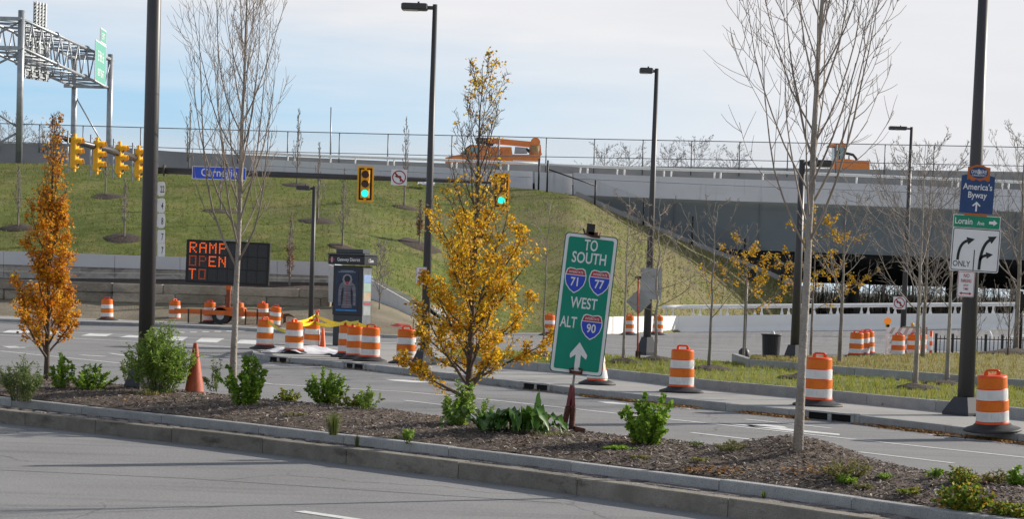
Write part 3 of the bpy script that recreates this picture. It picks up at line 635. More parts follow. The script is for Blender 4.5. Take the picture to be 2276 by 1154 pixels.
# coping and black fence down the edge of the slope
cpx = [1200, 1275, 1420, 1560, 1700, 1800]
def cop(x): return vi(cst, min(1790, x))
mb = MB()
pts_ = [cop(x) for x in range(1275, 1791, 30)]
for a, b in zip(pts_, pts_[1:]): mb.beam(a + Vector((0, .25, -.25)), b + Vector((0, .25, -.25)), .35, 1.0)
tag(mb.build('abutment_coping', bgrey), 'pale concrete coping running down the edge of the slope under the bridge', 'wall')
bf_ = E('black_fence', cop(1400), 'black wire fence stepping down along the concrete coping of the slope', 'fence'); off = bf_.location
blk = M('black_metal', (.018, .018, .02), .5, var=.2)
for x, yt, yb in ((1199, 352, 420), (1218, 356, 425), (1324, 400, 464), (1432, 441, 506), (1540, 481, 546), (1656, 530, 595), (1740, 570, 630)):
    q = cop(x) if x >= 1275 else P(x, yb, 121.5); D_ = q.y - .1; a = P(x, yt, D_) - off; b = P(x, yb + 2, D_) - off; MB().bar((a.x, a.y, b.z), a, .055, 8).build('post', blk, bf_)
MB().bar(P(1218, 376, 121.5) - off, P(1324, 413, 121.8) - off, .04, 6).build('top_rail', blk, bf_)
mb = MB(); tp = [P(x, y, cop(max(x, 1275)).y - .1) - off for x, y in ((1218, 357), (1324, 400), (1432, 441), (1540, 481), (1656, 530), (1740, 570))]; bt = [P(x, y, cop(max(x, 1275)).y - .1) - off for x, y in ((1218, 425), (1324, 464), (1432, 506), (1540, 546), (1656, 595), (1740, 630))]
mb.add(tp + bt, [(i, i + 1, 7 + i, 6 + i) for i in range(5)]); mb.build('chain_link', wire_mat('black_chain_link', .10, (.03, .03, .03)), bf_)
# white barrier along the road behind the island
wb = E('white_barrier', G(1700, 738, 0), 'white concrete barrier with a tubular white rail along the road behind the lawn', 'barrier'); off = wb.location
WBASE = [(1300, 742), (1360, 742.5), (1500, 739), (1700, 737), (1881, 735), (2148, 731), (2400, 728)]; WTOP = [(1300, 705), (1360, 704), (1500, 702.5), (1881, 698), (2148, 697), (2400, 696)]; WR = [(1300, 683), (1480, 683), (1700, 681), (2000, 678.5), (2276, 676.5), (2400, 676)]
xs = [1300 + 1100 * i / 44 for i in range(45)]
def wbp(x):
    D_ = G(min(x, 1500), interp(WBASE, min(x, 1500))[0], 0).y + max(0, x - 1500) * .004; return P(x, interp(WBASE, x)[0], D_)
rx = [1500 + 30 * i for i in range(31)]
sheet('ramp_road', [Vector((*G(x, 768 + (x - 1500) * .004, 0).xy, .004)) for x in rx], [wbp(x) + Vector((0, .2, .004)) for x in rx], asphalt)
wm = ground_mat('white_concrete', [(.5, .35, .65, ((.86, .845, .81), (.92, .905, .87)), 1, (1, 1, 1)), (1.5, .58, .75, (.74, .72, .69), .5, (1, 1, .5))], bump=.05, bscale=15, rough=.7)
mb = MB(); prof = []
for x in xs:
    g = wbp(x); D_ = g.y; z1 = P(x, interp(WTOP, x)[0], D_).z - g.z; n_ = Vector((.6, .8, 0))
    prof.append([g - off, g - off + n_ * .12 + Vector((0, 0, z1 * .28)), g - off + n_ * .2 + Vector((0, 0, z1)), g - off + n_ * .5 + Vector((0, 0, z1)), g - off + n_ * .55])
vs = [p for r_ in prof for p in r_]
mb.add(vs, [(i * 5 + j, (i + 1) * 5 + j, (i + 1) * 5 + j + 1, i * 5 + j + 1) for i in range(44) for j in range(4)]); mb.build('wall', wm, wb)
rl = []
for x in xs:
    if x < 1470: continue
    D_ = wbp(x).y; rl.append(P(x, interp(WR, x)[0], D_ + .3) - off)
MB().tube(rl, .11, 10).build('rail', white, wb)
for x in (1488, 1548, 1609, 1685, 1745, 1802, 1854, 1922, 1982, 2060, 2130, 2200, 2262, 2320):
    D_ = wbp(x).y; a = P(x, interp(WR, x)[0], D_ + .3) - off; b = P(x, interp(WTOP, x)[0], D_ + .3) - off; h = a.z - b.z
    mb = MB()
    for s_ in (-.16, .2):
        mb.prismY([(s_ - .09, -h), (s_ + .09, -h), (s_ + .035, -h * .5), (s_ + .05, 0), (s_ - .05, 0), (s_ - .035, -h * .5)], -.06, .06)
    mb.build('rail_post', white, wb, loc=a)
# ------------------------------------------------------------------ objects
rng = random.Random(11)
bronze = M('bronze_paint', (.055, .052, .054), .45, var=.12, scale=2, stretch=(1, 1, .3))
bronzeL = M('pole_base_paint', (.05, .052, .062), .75, var=.1, scale=4)
signw = M('sign_white', (.75, .75, .75), .45, var=.03)
signg = ground_mat('sign_green', [(2., .35, .65, ((.002, .225, .15), (.003, .26, .175)), 1, (1, 1, 1)), (3., .55, .75, (.01, .19, .135), .7, (1, 1, .15)), (45., .62, .75, (.08, .2, .15), .5, (1, 1, 1))], bump=0, rough=.38)
signblk = M('sign_black', (.012, .012, .012), .5)
signred = M('sign_red', (.38, .02, .03), .45)
alu = M('sign_back_aluminium', (.36, .37, .38), .45, metal=.3, var=.1, scale=4)
PR = ROLL
def lamp_post(px, py, zb, top, hdir, r0, r1, label, head=True, base=.33, arm=.75, rz=R(40), top_px=None, group='dark lamp posts along the roads'):
    p = G(px, py, zb); q = P(top[0], top[1], p.y); H = q.z - p.z
    o = E('lamp_post', p, label, 'lamp post', group)
    MB().tube([(0, 0, .0), (0, 0, H * .5), (0, 0, H)], [r0, (r0 + r1) / 2, r1], 20).build('pole', bronze, o)
    if base:
        w_ = r0 * 2.15; mb = MB()
        rings = [(w_, 0), (w_, base * .16), (r0 * 1.1, base), (r0 * 1.02, base)]
        vs = []
        for s_, z in rings: vs += [(s_ * math.cos(rz + R(45) + k * math.pi / 2) * 1.25, s_ * math.sin(rz + R(45) + k * math.pi / 2) * 1.25, z) for k in range(4)]
        mb.add(vs, [(i * 4 + j, i * 4 + (j + 1) % 4, i * 4 + 4 + (j + 1) % 4, i * 4 + 4 + j) for i in range(3) for j in range(4)]); mb.build('base', bronzeL, o)
    if head:
        mb = MB(); x = hdir
        mb.box((x * arm * .25, 0, H - .09), (arm * .5, .07, .09)); mb.build('arm', bronze, o)
        mb = MB(); mb.bbox((x * arm * .62, 0, H - .08), (arm * .8, .38, .17), .03); h = mb.build('lamp_head', bronze, o)
        mb = MB(); mb.box((x * arm * .74, 0, H - .166), (arm * .45, .28, .02)); mb.build('lens', M('lamp_glass', (.5, .5, .48), .3), h)
        MB().lathe([(.03, 0), (.03, .06)], 8, (x * arm * .5, 0, H)).build('photocell', bronze, h)
    return o, H
LPA, _ = lamp_post(323, 868, .36, (366, -420), -1, .138, .105, 'thick dark lamp post at left rising out of a feathery green bush', base=.5)
LPB, _ = lamp_post(690, 738, .1, (695, 414), -1, .105, .075, 'short dark lamp post just left of the advertising kiosk', arm=.7, base=.3)
LPC, _ = lamp_post(943, 811, .15, (963, 9), -1, .125, .06, 'tall dark lamp post with a no parking sign left of the yellow tree', arm=.85, base=.42)
LPD, _ = lamp_post(1437, 790, .1, (1464, 152), -1, .135, .065, 'tall dark lamp post carrying grey sign backs right of the green route sign', arm=.55, base=.6)
LPE, _ = lamp_post(1765, 820, .36, (1782, 355), 1, .13, .075, 'dark lamp post behind the big bare tree with its head pointing right', arm=.75, base=.62)
LPF, _ = lamp_post(2006, 760, 0, (2025, 282), -1, .15, .07, 'far dark lamp post behind the white barricade by the bridge', arm=1.1, base=.4)
LPG, HG = lamp_post(2145, 923, .15, (2190, -130), -1, .16, .09, 'dark lamp post on the pavement at right with a stack of road signs', base=.34)
# traffic signal mast
yel = M('signal_yellow', (.85, .42, .01), .4, var=.06); sigblk = M('signal_black', (.01, .01, .01), .6)
red_l = M('red_lens_off', (.05, .008, .006), .3); amb_l = M('amber_lens_off', (.07, .025, .006), .3); grn_l = M('green_lens_lit', (.02, .85, .68), .3, emit=.8, var=0.)
DM = 77.5
pm_ = P(333, 737, DM); pm_.z = .1
mast = E('signal_mast', pm_, 'dark signal mast behind the thick left lamp post with two long arms', 'traffic signal mast')
za = P(362, 380, DM).z - pm_.z
MB().tube([(0, 0, 0), (0, 0, za + .5)], [.17, .13], 16).build('pole', bronze, mast)
a0 = P(362, 379, DM - .1) - pm_; a1 = P(1130, 406, DM - .4) - pm_
MB().tube([(0, -.1, a0.z), a0.lerp(a1, .5), a1], [.13, .105, .07], 12).build('arm', bronze, mast)
b1 = P(122, 303, DM - 9) - pm_; b0 = Vector((0, 0, P(340, 364, DM).z - pm_.z))
MB().tube([b0, b0.lerp(b1, .5) + Vector((0, 0, .05)), b1], [.16, .12, .085], 12).build('arm', M('mast_grey', (.06, .058, .06), .4, metal=.4), mast)
MB().lathe([(.2, -.2), (.2, .2)], 14, (0.0, -.1, a0.z)).build('flange', bronze, mast)
mb = MB(); mb.box((a0.x + .06, a0.y, a0.z), (.05, .42, .42)); mb.build('flange', bronze, mast)
def visor(mb, z, r=.158, L=.3):
    n = 12; vs = []
    for k, (y, dz) in enumerate(((0, 0), (-L, 0))):
        for j in range(n + 1):
            a = R(-35 + 250 * j / n) if k == 0 else R(0 + 180 * j / n)
            vs.append((r * math.cos(a), y, z + r * math.sin(a)))
    for j in range(n + 1):
        x, y, zz = vs[j]; vs.append((x * .93, y, z + (zz - z) * .93))
    for j in range(n + 1):
        x, y, zz = vs[n + 1 + j]; vs.append((x * .93, y, z + (zz - z) * .93))
    m = n + 1; mb.add(vs, [(j, j + 1, m + j + 1, m + j) for j in range(n)] + [(2 * m + j + 1, 2 * m + j, 3 * m + j, 3 * m + j + 1) for j in range(n)] + [(m + j, m + j + 1, 3 * m + j + 1, 3 * m + j) for j in range(n)], True)
def signal(loc, rz, label, plate, green, group, hang=0.):
    o = E('traffic_light', loc, label, 'traffic light', group, rz)
    mb = MB(); mb.bbox((0, .0, 0), (.34, .2, 1.07), .03)
    for k in (-1, 1): mb.box((0, .0, k * .59), (.1, .08, .12))
    mb.build('housing', yel, o)
    for k, (m, nm) in enumerate(((red_l, 'lens'), (amb_l, 'lens'), (grn_l if green else M('green_lens_off', (.006, .03, .025), .3), 'lens'))):
        z = .355 - .355 * k
        l = MB().tube([(0, -.1, z), (0, -.115, z)], .14, 18).build(nm, m, o)
        if k == 2 and green: l['label'] = 'lit green lens'
        v = MB(); v.tube([(0, -.1, z), (0, -.106, z)], .155, 18); visor(v, z); v.build('visor', yel, o)
    if plate:
        mb = MB(); mb.prismY(rrect(.62, 1.36, .04), .03, .045); bp = mb.build('backplate', yel, o)
        mb = MB()
        for x0, x1, z0, z1 in ((-.245, -.18, -.6, .6), (.18, .245, -.6, .6), (-.18, .18, .545, .6), (-.18, .18, -.6, -.545)): mb.box(((x0 + x1) / 2, .024, (z0 + z1) / 2), (x1 - x0, .008, z1 - z0))
        mb.build('backplate_face', sigblk, bp)
        mb = MB(); mb.box((0, .16, .1), (.09, .2, .12)); mb.build('bracket', bronze, o)
    else:
        mb = MB(); mb.bar((-.32, .12, -.75), (-.32, .12, .72), .03); mb.bar((-.32, .12, .6), (0, .05, .6), .018); mb.bar((-.32, .12, -.6), (0, .05, -.6), .018); mb.build('bracket', steel, o)
    return o
GS = 'traffic lights on the signal mast'
signal(P(812, 409, DM - .55), 0, 'yellow traffic light showing green on the long arm beside the turn sign', True, True, GS)
signal(P(1114, 424, DM - .7), R(8), 'yellow traffic light showing green seen through the top of the yellow tree', True, True, GS)
for x, y, s_, l in ((166, 339, .2, 'yellow traffic light seen side on, nearest the tip of the left arm'), (216, 346, .46, 'yellow traffic light seen side on, second from the tip of the left arm'),
                    (266, 354, .7, 'yellow traffic light seen side on, third from the tip of the left arm'), (308, 362, .88, 'yellow traffic light seen side on, closest to the thick lamp post')):
    q = b0.lerp(b1, 1 - s_) + pm_
    signal(P(x, y, q.y - .75), R(80), l, False, False, GS)
q = P(130, 311, DM - 9); o = E('signal_detector', q, 'small round orange detector at the tip of the left signal arm', 'detector')
MB().tube([(.1, 0, 0), (-.2, 0, 0)], [.11, .15], 14).build('housing', M('detector_orange', (.5, .16, .01), .5), o); MB().tube([(.1, 0, 0), (.1, .3, -.02)], .03, 6).build('bracket', steel, o)
# signs on the mast
def panel(o, poly, mat, th=.004, y=0., name='panel'):
    mb = MB(); mb.prismY(poly, y, y + th); return mb.build(name, mat, o)
o = E('street_name_sign', P(487, 385, DM - .35), 'blue street name sign Carnegie hanging in front of the signal arm', 'sign', rz=0)
blue = M('sign_blue', (.03, .09, .62), .4, var=.04)
panel(o, rrect(2.05, .49, .03), signw, y=.002); panel(o, rrect(2.0, .44, .02), blue, .003, -.003, 'face')
mb = MB(); text(mb, 'Carnegie', 0, -.12, .3, y=-.006, wide=.92, bold=.012); mb.build('lettering', signw, o)
def no_left(loc, s_, label, rz=0):
    o = E('no_left_turn_sign', loc, label, 'sign', rz=rz)
    panel(o, rrect(s_, s_, .05 * s_), signw); mb = MB(); n = 28
    ro, ri = s_ * .44, s_ * .37
    for k in range(n):
        a, b = 2 * math.pi * k / n, 2 * math.pi * (k + 1) / n
        mb.add([(ro * math.cos(a), -.006, ro * math.sin(a)), (ro * math.cos(b), -.006, ro * math.sin(b)), (ri * math.cos(b), -.006, ri * math.sin(b)), (ri * math.cos(a), -.006, ri * math.sin(a))], [(0, 1, 2, 3)])
    c = .7071; w_ = s_ * .035; r_ = s_ * .38
    flat(mb, [(-r_ * c + w_, r_ * c + w_), (-r_ * c - w_, r_ * c - w_), (r_ * c - w_, -r_ * c - w_), (r_ * c + w_, -r_ * c + w_)], -.007); mb.build('prohibition_ring', signred, o)
    mb = MB(); k = s_
    flat(mb, [(.05 * k, -.26 * k), (.14 * k, -.26 * k), (.14 * k, .02 * k), (.08 * k, .1 * k), (-.1 * k, .1 * k), (-.1 * k, .02 * k), (.05 * k, .02 * k)], -.005)
    flat(mb, [(-.1 * k, -.05 * k), (-.1 * k, .18 * k), (-.27 * k, .06 * k)], -.005); mb.build('arrow', signblk, o)
    return o
no_left(P(887, 394, DM - .45), .6, 'square white no left turn sign hanging from the signal arm beside the green light')
no_left(P(1999, 674, G(2006, 760, 0).y - .3), .62, 'small white no left turn sign on the far lamp post behind the barricade')
# route shields edge on beside the thick pole
for k, (y, s_) in enumerate(((420, '22'), (457, '4'), (491, '8'), (526, '7'), (556, '7'))):
    o = E('route_marker', P(358, y, DM - .3), ['white route marker 22, topmost of the column beside the thick lamp post', 'white route marker 4, second from the top of the column beside the thick lamp post', 'white route marker 8, middle of the column beside the thick lamp post',
          'white route marker 7, second from the bottom of the column beside the thick lamp post', 'white route marker 7, lowest of the column beside the thick lamp post'][k], 'sign', 'route markers on the signal mast', R(-42))
    panel(o, [(-.25, -.2), (-.12, -.27), (.12, -.27), (.22, -.22), (.25, .05), (.2, .25), (.1, .28), (-.1, .28), (-.22, .25)] if k < 3 else rrect(.44, .5, .04), signw)
    mb = MB(); text(mb, s_, .08, -.13, .26, y=-.005, wide=.7, bold=.01); mb.build('lettering', signblk, o)
# ------------------------------------------------------------------ sign bridge (gantry)
gp = P(44, 356, 126.5)
gan = E('sign_gantry', gp, 'galvanised tubular sign gantry over the highway at upper left', 'gantry')
def Q(px, py, D): return P(px, py, D) - gp
DL, DR = 126.5, 147.5
tl, tr_ = Q(48, 42, DL), Q(246, 131, DR); bl, br_ = Q(50, 107, DL), Q(240, 194, DR)
wv = Vector((-2.55, 0.1, 0))
for nm, a, b in (('chord', tl, tr_), ('chord', bl, br_), ('chord', tl + wv, tr_ + wv), ('chord', bl + wv, br_ + wv)):
    MB().bar(a + (a - b) * .02, b + (b - a) * .03, .105, 10).build(nm, steel, gan)
n = 10
mb1, mb2, mb3, mb4 = MB(), MB(), MB(), MB()
for i in range(n):
    for off_, mb in ((Vector(), mb1), (wv, mb2)):
        A = tl.lerp(tr_, i / n) + off_; Bm = bl.lerp(br_, (i + .5) / n) + off_; C = tl.lerp(tr_, (i + 1) / n) + off_
        mb.bar(A, Bm, .05); mb.bar(Bm, C, .05)
    for a, b, mbx in ((tl, tr_, mb3), (bl, br_, mb4)):
        p = a.lerp(b, i / n); p2 = a.lerp(b, (i + 1) / n); mbx.bar(p, p + wv, .045); mbx.bar(p + wv, p2, .04)
mb1.build('web_bracing', steel, gan); mb2.build('web_bracing', steel, gan); mb3.build('cross_bracing', steel, gan); mb4.build('cross_bracing', steel, gan)
mb = MB()
for a, b in ((tl, tr_), (bl, br_)):
    for f in (.36, .70):
        for off_ in (Vector(), wv):
            p = a.lerp(b, f) + off_; d = (b - a).normalized() * .12; MB().bar(p - d, p + d, .2, 12).build('joint_flange', steel, gan)
def post(top, D, zbot):
    MB().bar((top.x, top.y, zbot - gp.z), top + Vector((0, 0, .35)), .21, 14).build('post', steel, gan)
post(Q(48, 35, DL), DL, gp.z - .3); post(Q(48, 35, DL) + wv * 1.3, DL, gp.z - .3); post(Q(246, 131, DR), DR, 8.); post(Q(246, 131, DR) + wv * 1.02, DR, 8.)
for T_, B_ in ((tl, bl), (tr_, br_)):
    for p in (T_, B_): mb = MB(); mb.beam(p + Vector((0, -.15, 0)), p + wv * 1.25 + Vector((0, -.15, 0)), .16, .22); mb.build('cross_beam', steel, gan)
mb = MB(); p = br_; mb.bar(p + wv + Vector((0, 0, -.4)), p + Vector((0, 0, -4.6)), .06); mb.bar(p + Vector((0, 0, -4.8)), p + wv * 1.0 + Vector((0, 0, -8.)), .07)
mb.build('leg_bracing', steel, gan); mb = MB(); p = bl; mb.bar(p + wv * 1.3 + Vector((0, 0, -1.9)), p + Vector((0, 0, -.2)), .07); mb.bar(p + wv * 1.3 + Vector((0, 0, -3.0)), p + Vector((0, 0, -5.0)), .07); mb.bar(p + Vector((0, 0, -5.1)), p + wv * 1.3 + Vector((0, 0, -7.0)), .07)
p = tl; mb.bar(p + Vector((0, 0, -.1)), p + wv * 1.3 + Vector((0, 0, -2.)), .06); mb.build('leg_bracing', steel, gan)
# guide signs on the gantry
def sideplane(o, name, mat, y0, y1, z0, z1, x=0., th=.05):
    mb = MB(); mb.box((x, (y0 + y1) / 2, (z0 + z1) / 2), (th, y1 - y0, z1 - z0)); return mb.build(name, mat, o)
s_a = P(224, 140, 143.4); so_ = E('guide_sign', s_a, 'green highway guide sign E 9th St on the right end of the gantry', 'sign')
so_.rotation_euler = (0, 0, R(92))
gsg = M('guide_sign_green', (.10, .36, .27), .4, var=.05)
mb = MB(); mb.prismY(rrect(4.4, 2.85, .15), 0, .05); mb.build('panel', signw, so_); mb = MB(); mb.prismY(rrect(4.25, 2.7, .12), -.006, 0); mb.build('face', gsg, so_)
mb = MB(); mb.prismY(rrect(2.4, 1.0, .1, .9, 1.98), 0, .05); mb.build('exit_tab', signw, so_); mb = MB(); mb.prismY(rrect(2.28, .88, .08, .9, 1.98), -.006, 0); mb.build('exit_tab_face', gsg, so_)
mb = MB(); text(mb, 'E 9th St', 0, .1, .72, y=-.012, wide=.75, bold=.012); text(mb, 'NEXT RIGHT', 0, -.95, .52, y=-.012, wide=.62, bold=.012); text(mb, 'EXIT', .9, 1.75, .45, y=-.012, bold=.01); mb.build('lettering', signw, so_)
for k, (x0, x1, y0, y1, lb_, D0) in enumerate(((56, 99, 60, 176, 'large grey sign back with lattice ribs hanging behind the gantry truss', 137.), (79, 98, 5, 58, 'narrow grey sign back with ribs standing above the gantry truss', 137.))):
    ctr = P((x0 + x1) / 2, (y0 + y1) / 2, D0); so_ = E('highway_sign', ctr, lb_, 'sign', 'sign backs on the gantry'); so_.rotation_euler = (0, 0, R(62))
    wz = (y1 - y0) * D0 / F / 1.0; wx = (x1 - x0) * D0 / F / math.cos(R(62))
    mb = MB(); mb.box((0, 0, 0), (wx, .04, wz)); mb.build('panel', M('sign_back_dark', (.2, .21, .22), .5, metal=.3), so_)
    mb = MB()
    for i in range(9 if k == 0 else 7): mb.box((0, -.06, -wz / 2 + wz * (i + .5) / (9 if k == 0 else 7)), (wx, .07, .08))
    for i in range(4): mb.box((-wx / 2 + wx * (i + .5) / 4, -.12, 0), (.09, .06, wz))
    mb.build('rib', steel, so_)
# ------------------------------------------------------------------ traffic drums
orange = ground_mat('drum_orange', [(4., .35, .65, ((.66, .07, .014), (.78, .1, .02)), 1, (1, 1, 1)), (3., .56, .7, (.4, .06, .03), .7, (1, 1, .5)), (30., .6, .75, (.15, .05, .03), .6, (1, 1, .4))], bump=.03, rough=.5)
o_sheet = ground_mat('orange_sheeting', [(5., .35, .65, ((.62, .135, .01), (.72, .17, .014)), 1, (1, 1, 1)), (5., .58, .75, (.42, .1, .03), .6, (1, 1, .4)), (40., .62, .75, (.12, .06, .03), .6, (1, 1, .3))], bump=0, rough=.4)
w_sheet = ground_mat('white_sheeting', [(5., .35, .65, ((.62, .62, .605), (.72, .72, .7)), 1, (1, 1, 1)), (4., .56, .72, (.42, .41, .38), .7, (1, 1, .4)), (36., .6, .74, (.2, .19, .17), .6, (1, 1, .3))], bump=0, rough=.4); 
rubber = M('black_rubber', (.028, .028, .03), .65, var=.25, scale=8)
def drum():
    o = E('traffic_drum', (0, 0, 0), '', 'traffic drum', 'orange and white traffic drums')
    b = MB(); b.lathe([(.275, .05), (.273, .155), (.262, .165), (.262, .5), (.25, .51), (.25, .69), (.24, .70), (.24, .885), (.228, .905), (.2, .915)], 32); b.build('barrel', orange, o)
    for z0, z1, r0, r1, m, l in ((.165, .325, .2665, .2645, w_sheet, 'white reflective band'), (.335, .5, .2655, .2635, o_sheet, 'orange reflective band'), (.515, .685, .2545, .2525, w_sheet, 'white reflective band'), (.705, .88, .2445, .2425, o_sheet, 'orange reflective band')):
        t = MB(); t.lathe([(r0, z0), (r1, z1)], 32, caps=False); t.build('reflective_band', m, o)['label'] = l
    h = MB(); h.tube([(-.115, 0, .905), (-.105, 0, .975), (-.08, 0, .99), (.08, 0, .99), (.105, 0, .975), (.115, 0, .905)], [.024, .022, .02, .02, .022, .024], 8); h.box((-.105, 0, .935), (.05, .06, .07)); h.box((.105, 0, .935), (.05, .06, .07)); h.build('handle', orange, o)
    t = MB(); t.lathe([(.47, 0), (.475, .025), (.44, .04), (.33, .075), (.28, .12)], 36); t.build('rubber_base', rubber, o)
    return o
D0 = drum(); first = [True]
def put_drum(px, py, z, label, rot=None, tilt=(0, 0), sc=1., hit_=None):
    p = hit_ if hit_ is not None else G(px, py, z)
    rot = (tilt[0] + rng.uniform(-.02, .02), tilt[1] + rng.uniform(-.022, .022), rng.uniform(-.7, .7) if rot is None else rot)
    if first[0]:
        first[0] = False; D0.location = p; D0.rotation_euler = rot; D0['label'] = label; D0.scale = (sc,) * 3; return D0
    return dup(D0, p, label, rot, sc)
put_drum(2206, 957, .16, 'traffic drum tilted over the kerb edge beside the signed lamp post at far right', .1, (R(3), R(-4)), 1.02)
put_drum(1817, 902, .15, 'traffic drum standing right behind the trunk of the big bare tree', .15, sc=1.04)
put_drum(1514, 872, .15, 'traffic drum alone on the pavement between the green route sign and the big bare tree', -.3)
put_drum(902, 808, .15, 'traffic drum beside the foot of the lamp post with the no parking sign', -.1, sc=.98)
put_drum(822, 803, .15, 'front traffic drum of the tight trio before the kiosk, its handle full in view', .0, sc=.98)
put_drum(790, 799, .15, 'middle traffic drum of the tight trio before the kiosk', .5, sc=.96)
put_drum(771, 794, .15, 'rear left traffic drum of the tight trio before the kiosk', .8, sc=.96)
put_drum(653, 786, .15, 'traffic drum on the pavement corner with the white sheet spread to its right', 1.2, sc=.98)
put_drum(692, 778, .15, 'traffic drum touching the small orange cone left of the kiosk', .3, sc=.92)
put_drum(588, 776, .15, 'traffic drum nearest the tip of the pavement island with yellow tape on its handle', .9, sc=.95)
put_drum(238, 712, .13, 'traffic drum standing alone on the far left kerb beside the orange tree', .2)
put_drum(388, 714, .13, 'traffic drum at the left tip of the orange message trailer drawbar', 1.1)
put_drum(466, 720, .13, 'traffic drum in front of the left wheel of the message trailer', .0, sc=1.02)
DT = 90.
put_drum(532, 720, .13, 'battered leaning traffic drum just right of the left bare trunk by the message trailer', 2.2, (R(0), R(7)))
put_drum(583, 720, .13, 'traffic drum behind the right bar of the message trailer', 1.3)
put_drum(609, 728, .13, 'crumpled traffic drum at the right hitch end of the message trailer', .4, (R(4), R(3)), .95)
put_drum(1220, 746, 0, 'traffic drum on the road just left of the green route sign', .5)
put_drum(1397, 745, 0, 'traffic drum on the road behind the grey diamond sign', .3)
put_drum(1461, 745, 0, 'traffic drum on the road right of the grey diamond sign against the white barrier', .8)
put_drum(1902, 795, .0, 'front traffic drum of the row of three behind the upper lawn', .2)
put_drum(1917, 793, .0, 'middle traffic drum of the row of three behind the upper lawn', .6)
put_drum(1928, 790, .0, 'rear traffic drum of the row of three behind the upper lawn', .3)
put_drum(1995, 797, .0, 'half hidden traffic drum in front of the white barricade', .2, sc=.95)
put_drum(2029, 796, .0, 'half hidden traffic drum between two thin trunks right of the barricade', .5, sc=.95)
put_drum(2043, 793, .0, 'half hidden traffic drum farthest right behind the upper lawn edge', .9, sc=.95)
# striped cone hidden behind the route sign
cw = M('cone_orange', (.75, .1, .02), .5, var=.1)
def cone(px, py, z, h, r0, r1, label, mat, base, bands=(), bmat=None, name='traffic_cone'):
    o = E(name, G(px, py, z), label, 'traffic cone')
    MB().lathe([(r0, .02), (r0 * .97, .03), (r1, h), (r1 * .8, h + .01)], 28).build('cone', mat, o)
    for a, b in bands:
        f = lambda t: (r0 + (r1 - r0) * t) + .005
        MB().lathe([(f(a), .02 + (h - .02) * a), (f(b), .02 + (h - .02) * b)], 28, caps=False).build('reflective_band', w_sheet, o)
    if base == 'square': mb = MB(); mb.bbox((0, 0, .015), (r0 * 2.7, r0 * 2.7, .035), .012); mb.build('base', bmat or mat, o)
    elif base: MB().lathe([(base, 0), (base, .03), (r0 * 1.05, .1)], 30).build('rubber_base', rubber, o)
    return o
cone(1327, 855, .15, 1.05, .26, .06, 'striped orange and white cone half hidden behind the lower corner of the green route sign', cw, .42, ((.12, .3), (.48, .68)))
fade = ground_mat('faded_cone', [(4., .35, .65, ((.36, .07, .035), (.5, .12, .06)), 1, (1, 1, .5)), (7., .5, .68, (.2, .07, .045), .7, (1, 1, .5)), (25., .55, .7, (.12, .05, .04), .6, (1, 1, .4))], bump=.1, rough=.6)
cone(432, 874, .38, .82, .165, .035, 'faded scuffed orange cone on the bark beside the feathery bush', fade, None)
cone(717, 779, .15, .66, .1, .03, 'small bright orange cone between a drum and the kiosk', cw, 'square')
o = E('delineator_post', G(703, 776, .13), 'thin orange delineator post that holds the yellow tape left of the kiosk', 'delineator'); MB().tube([(0, 0, 0), (0, 0, .9), (0, 0, 1.12)], [.06, .055, .045], 14).build('tube', cw, o)
MB().tube([(-.03, 0, 1.12), (-.05, 0, 1.22), (.05, 0, 1.22), (.03, 0, 1.12)], .015, 6).build('handle', cw, o); MB().lathe([(.22, 0), (.2, .05), (.08, .06)], 16).build('rubber_base', rubber, o)
o = E('delineator_post', G(2068, 795, 0), 'slim white delineator post with orange stripes left of the black picket fence', 'delineator')
MB().tube([(0, 0, 0), (0, 0, 1.02)], .055, 12).build('tube', cw, o)
for a, b in ((.28, .45), (.62, .8)): MB().lathe([(.058, a), (.058, b)], 12, caps=False).build('reflective_band', w_sheet, o)
# white plastic sheet on the corner
mb = MB(); c = G(706, 785, .15); nx, ny = 46, 22; vs = []
for j in range(ny + 1):
    for i in range(nx + 1):
        u, v = i / nx, j / ny; x = (u - .5) * 3.0; y = (v - .5) * 2.7
        x += .35 * noise.noise(Vector((u * 3, v * 2, 1))); y += .5 * noise.noise(Vector((u * 3, v * 3, 5)))
        z = .012 + max(0, .10 * noise.noise(Vector((u * 5, v * 4, 9))) + .05 * noise.noise(Vector((u * 13, v * 11, 2))) + .2 * math.exp(-((u - .42) ** 2) / .03 - ((v - .45) ** 2) / .08))
        vs.append((x, y, z))
mb.add(vs, [(j * (nx + 1) + i, j * (nx + 1) + i + 1, (j + 1) * (nx + 1) + i + 1, (j + 1) * (nx + 1) + i) for j in range(ny) for i in range(nx)], True)
o = mb.build('plastic_sheet', M('plastic_sheet', (.62, .63, .68), .4, var=.06), loc=c); tag(o, 'crumpled white plastic sheet lying on the pavement corner', 'sheet')
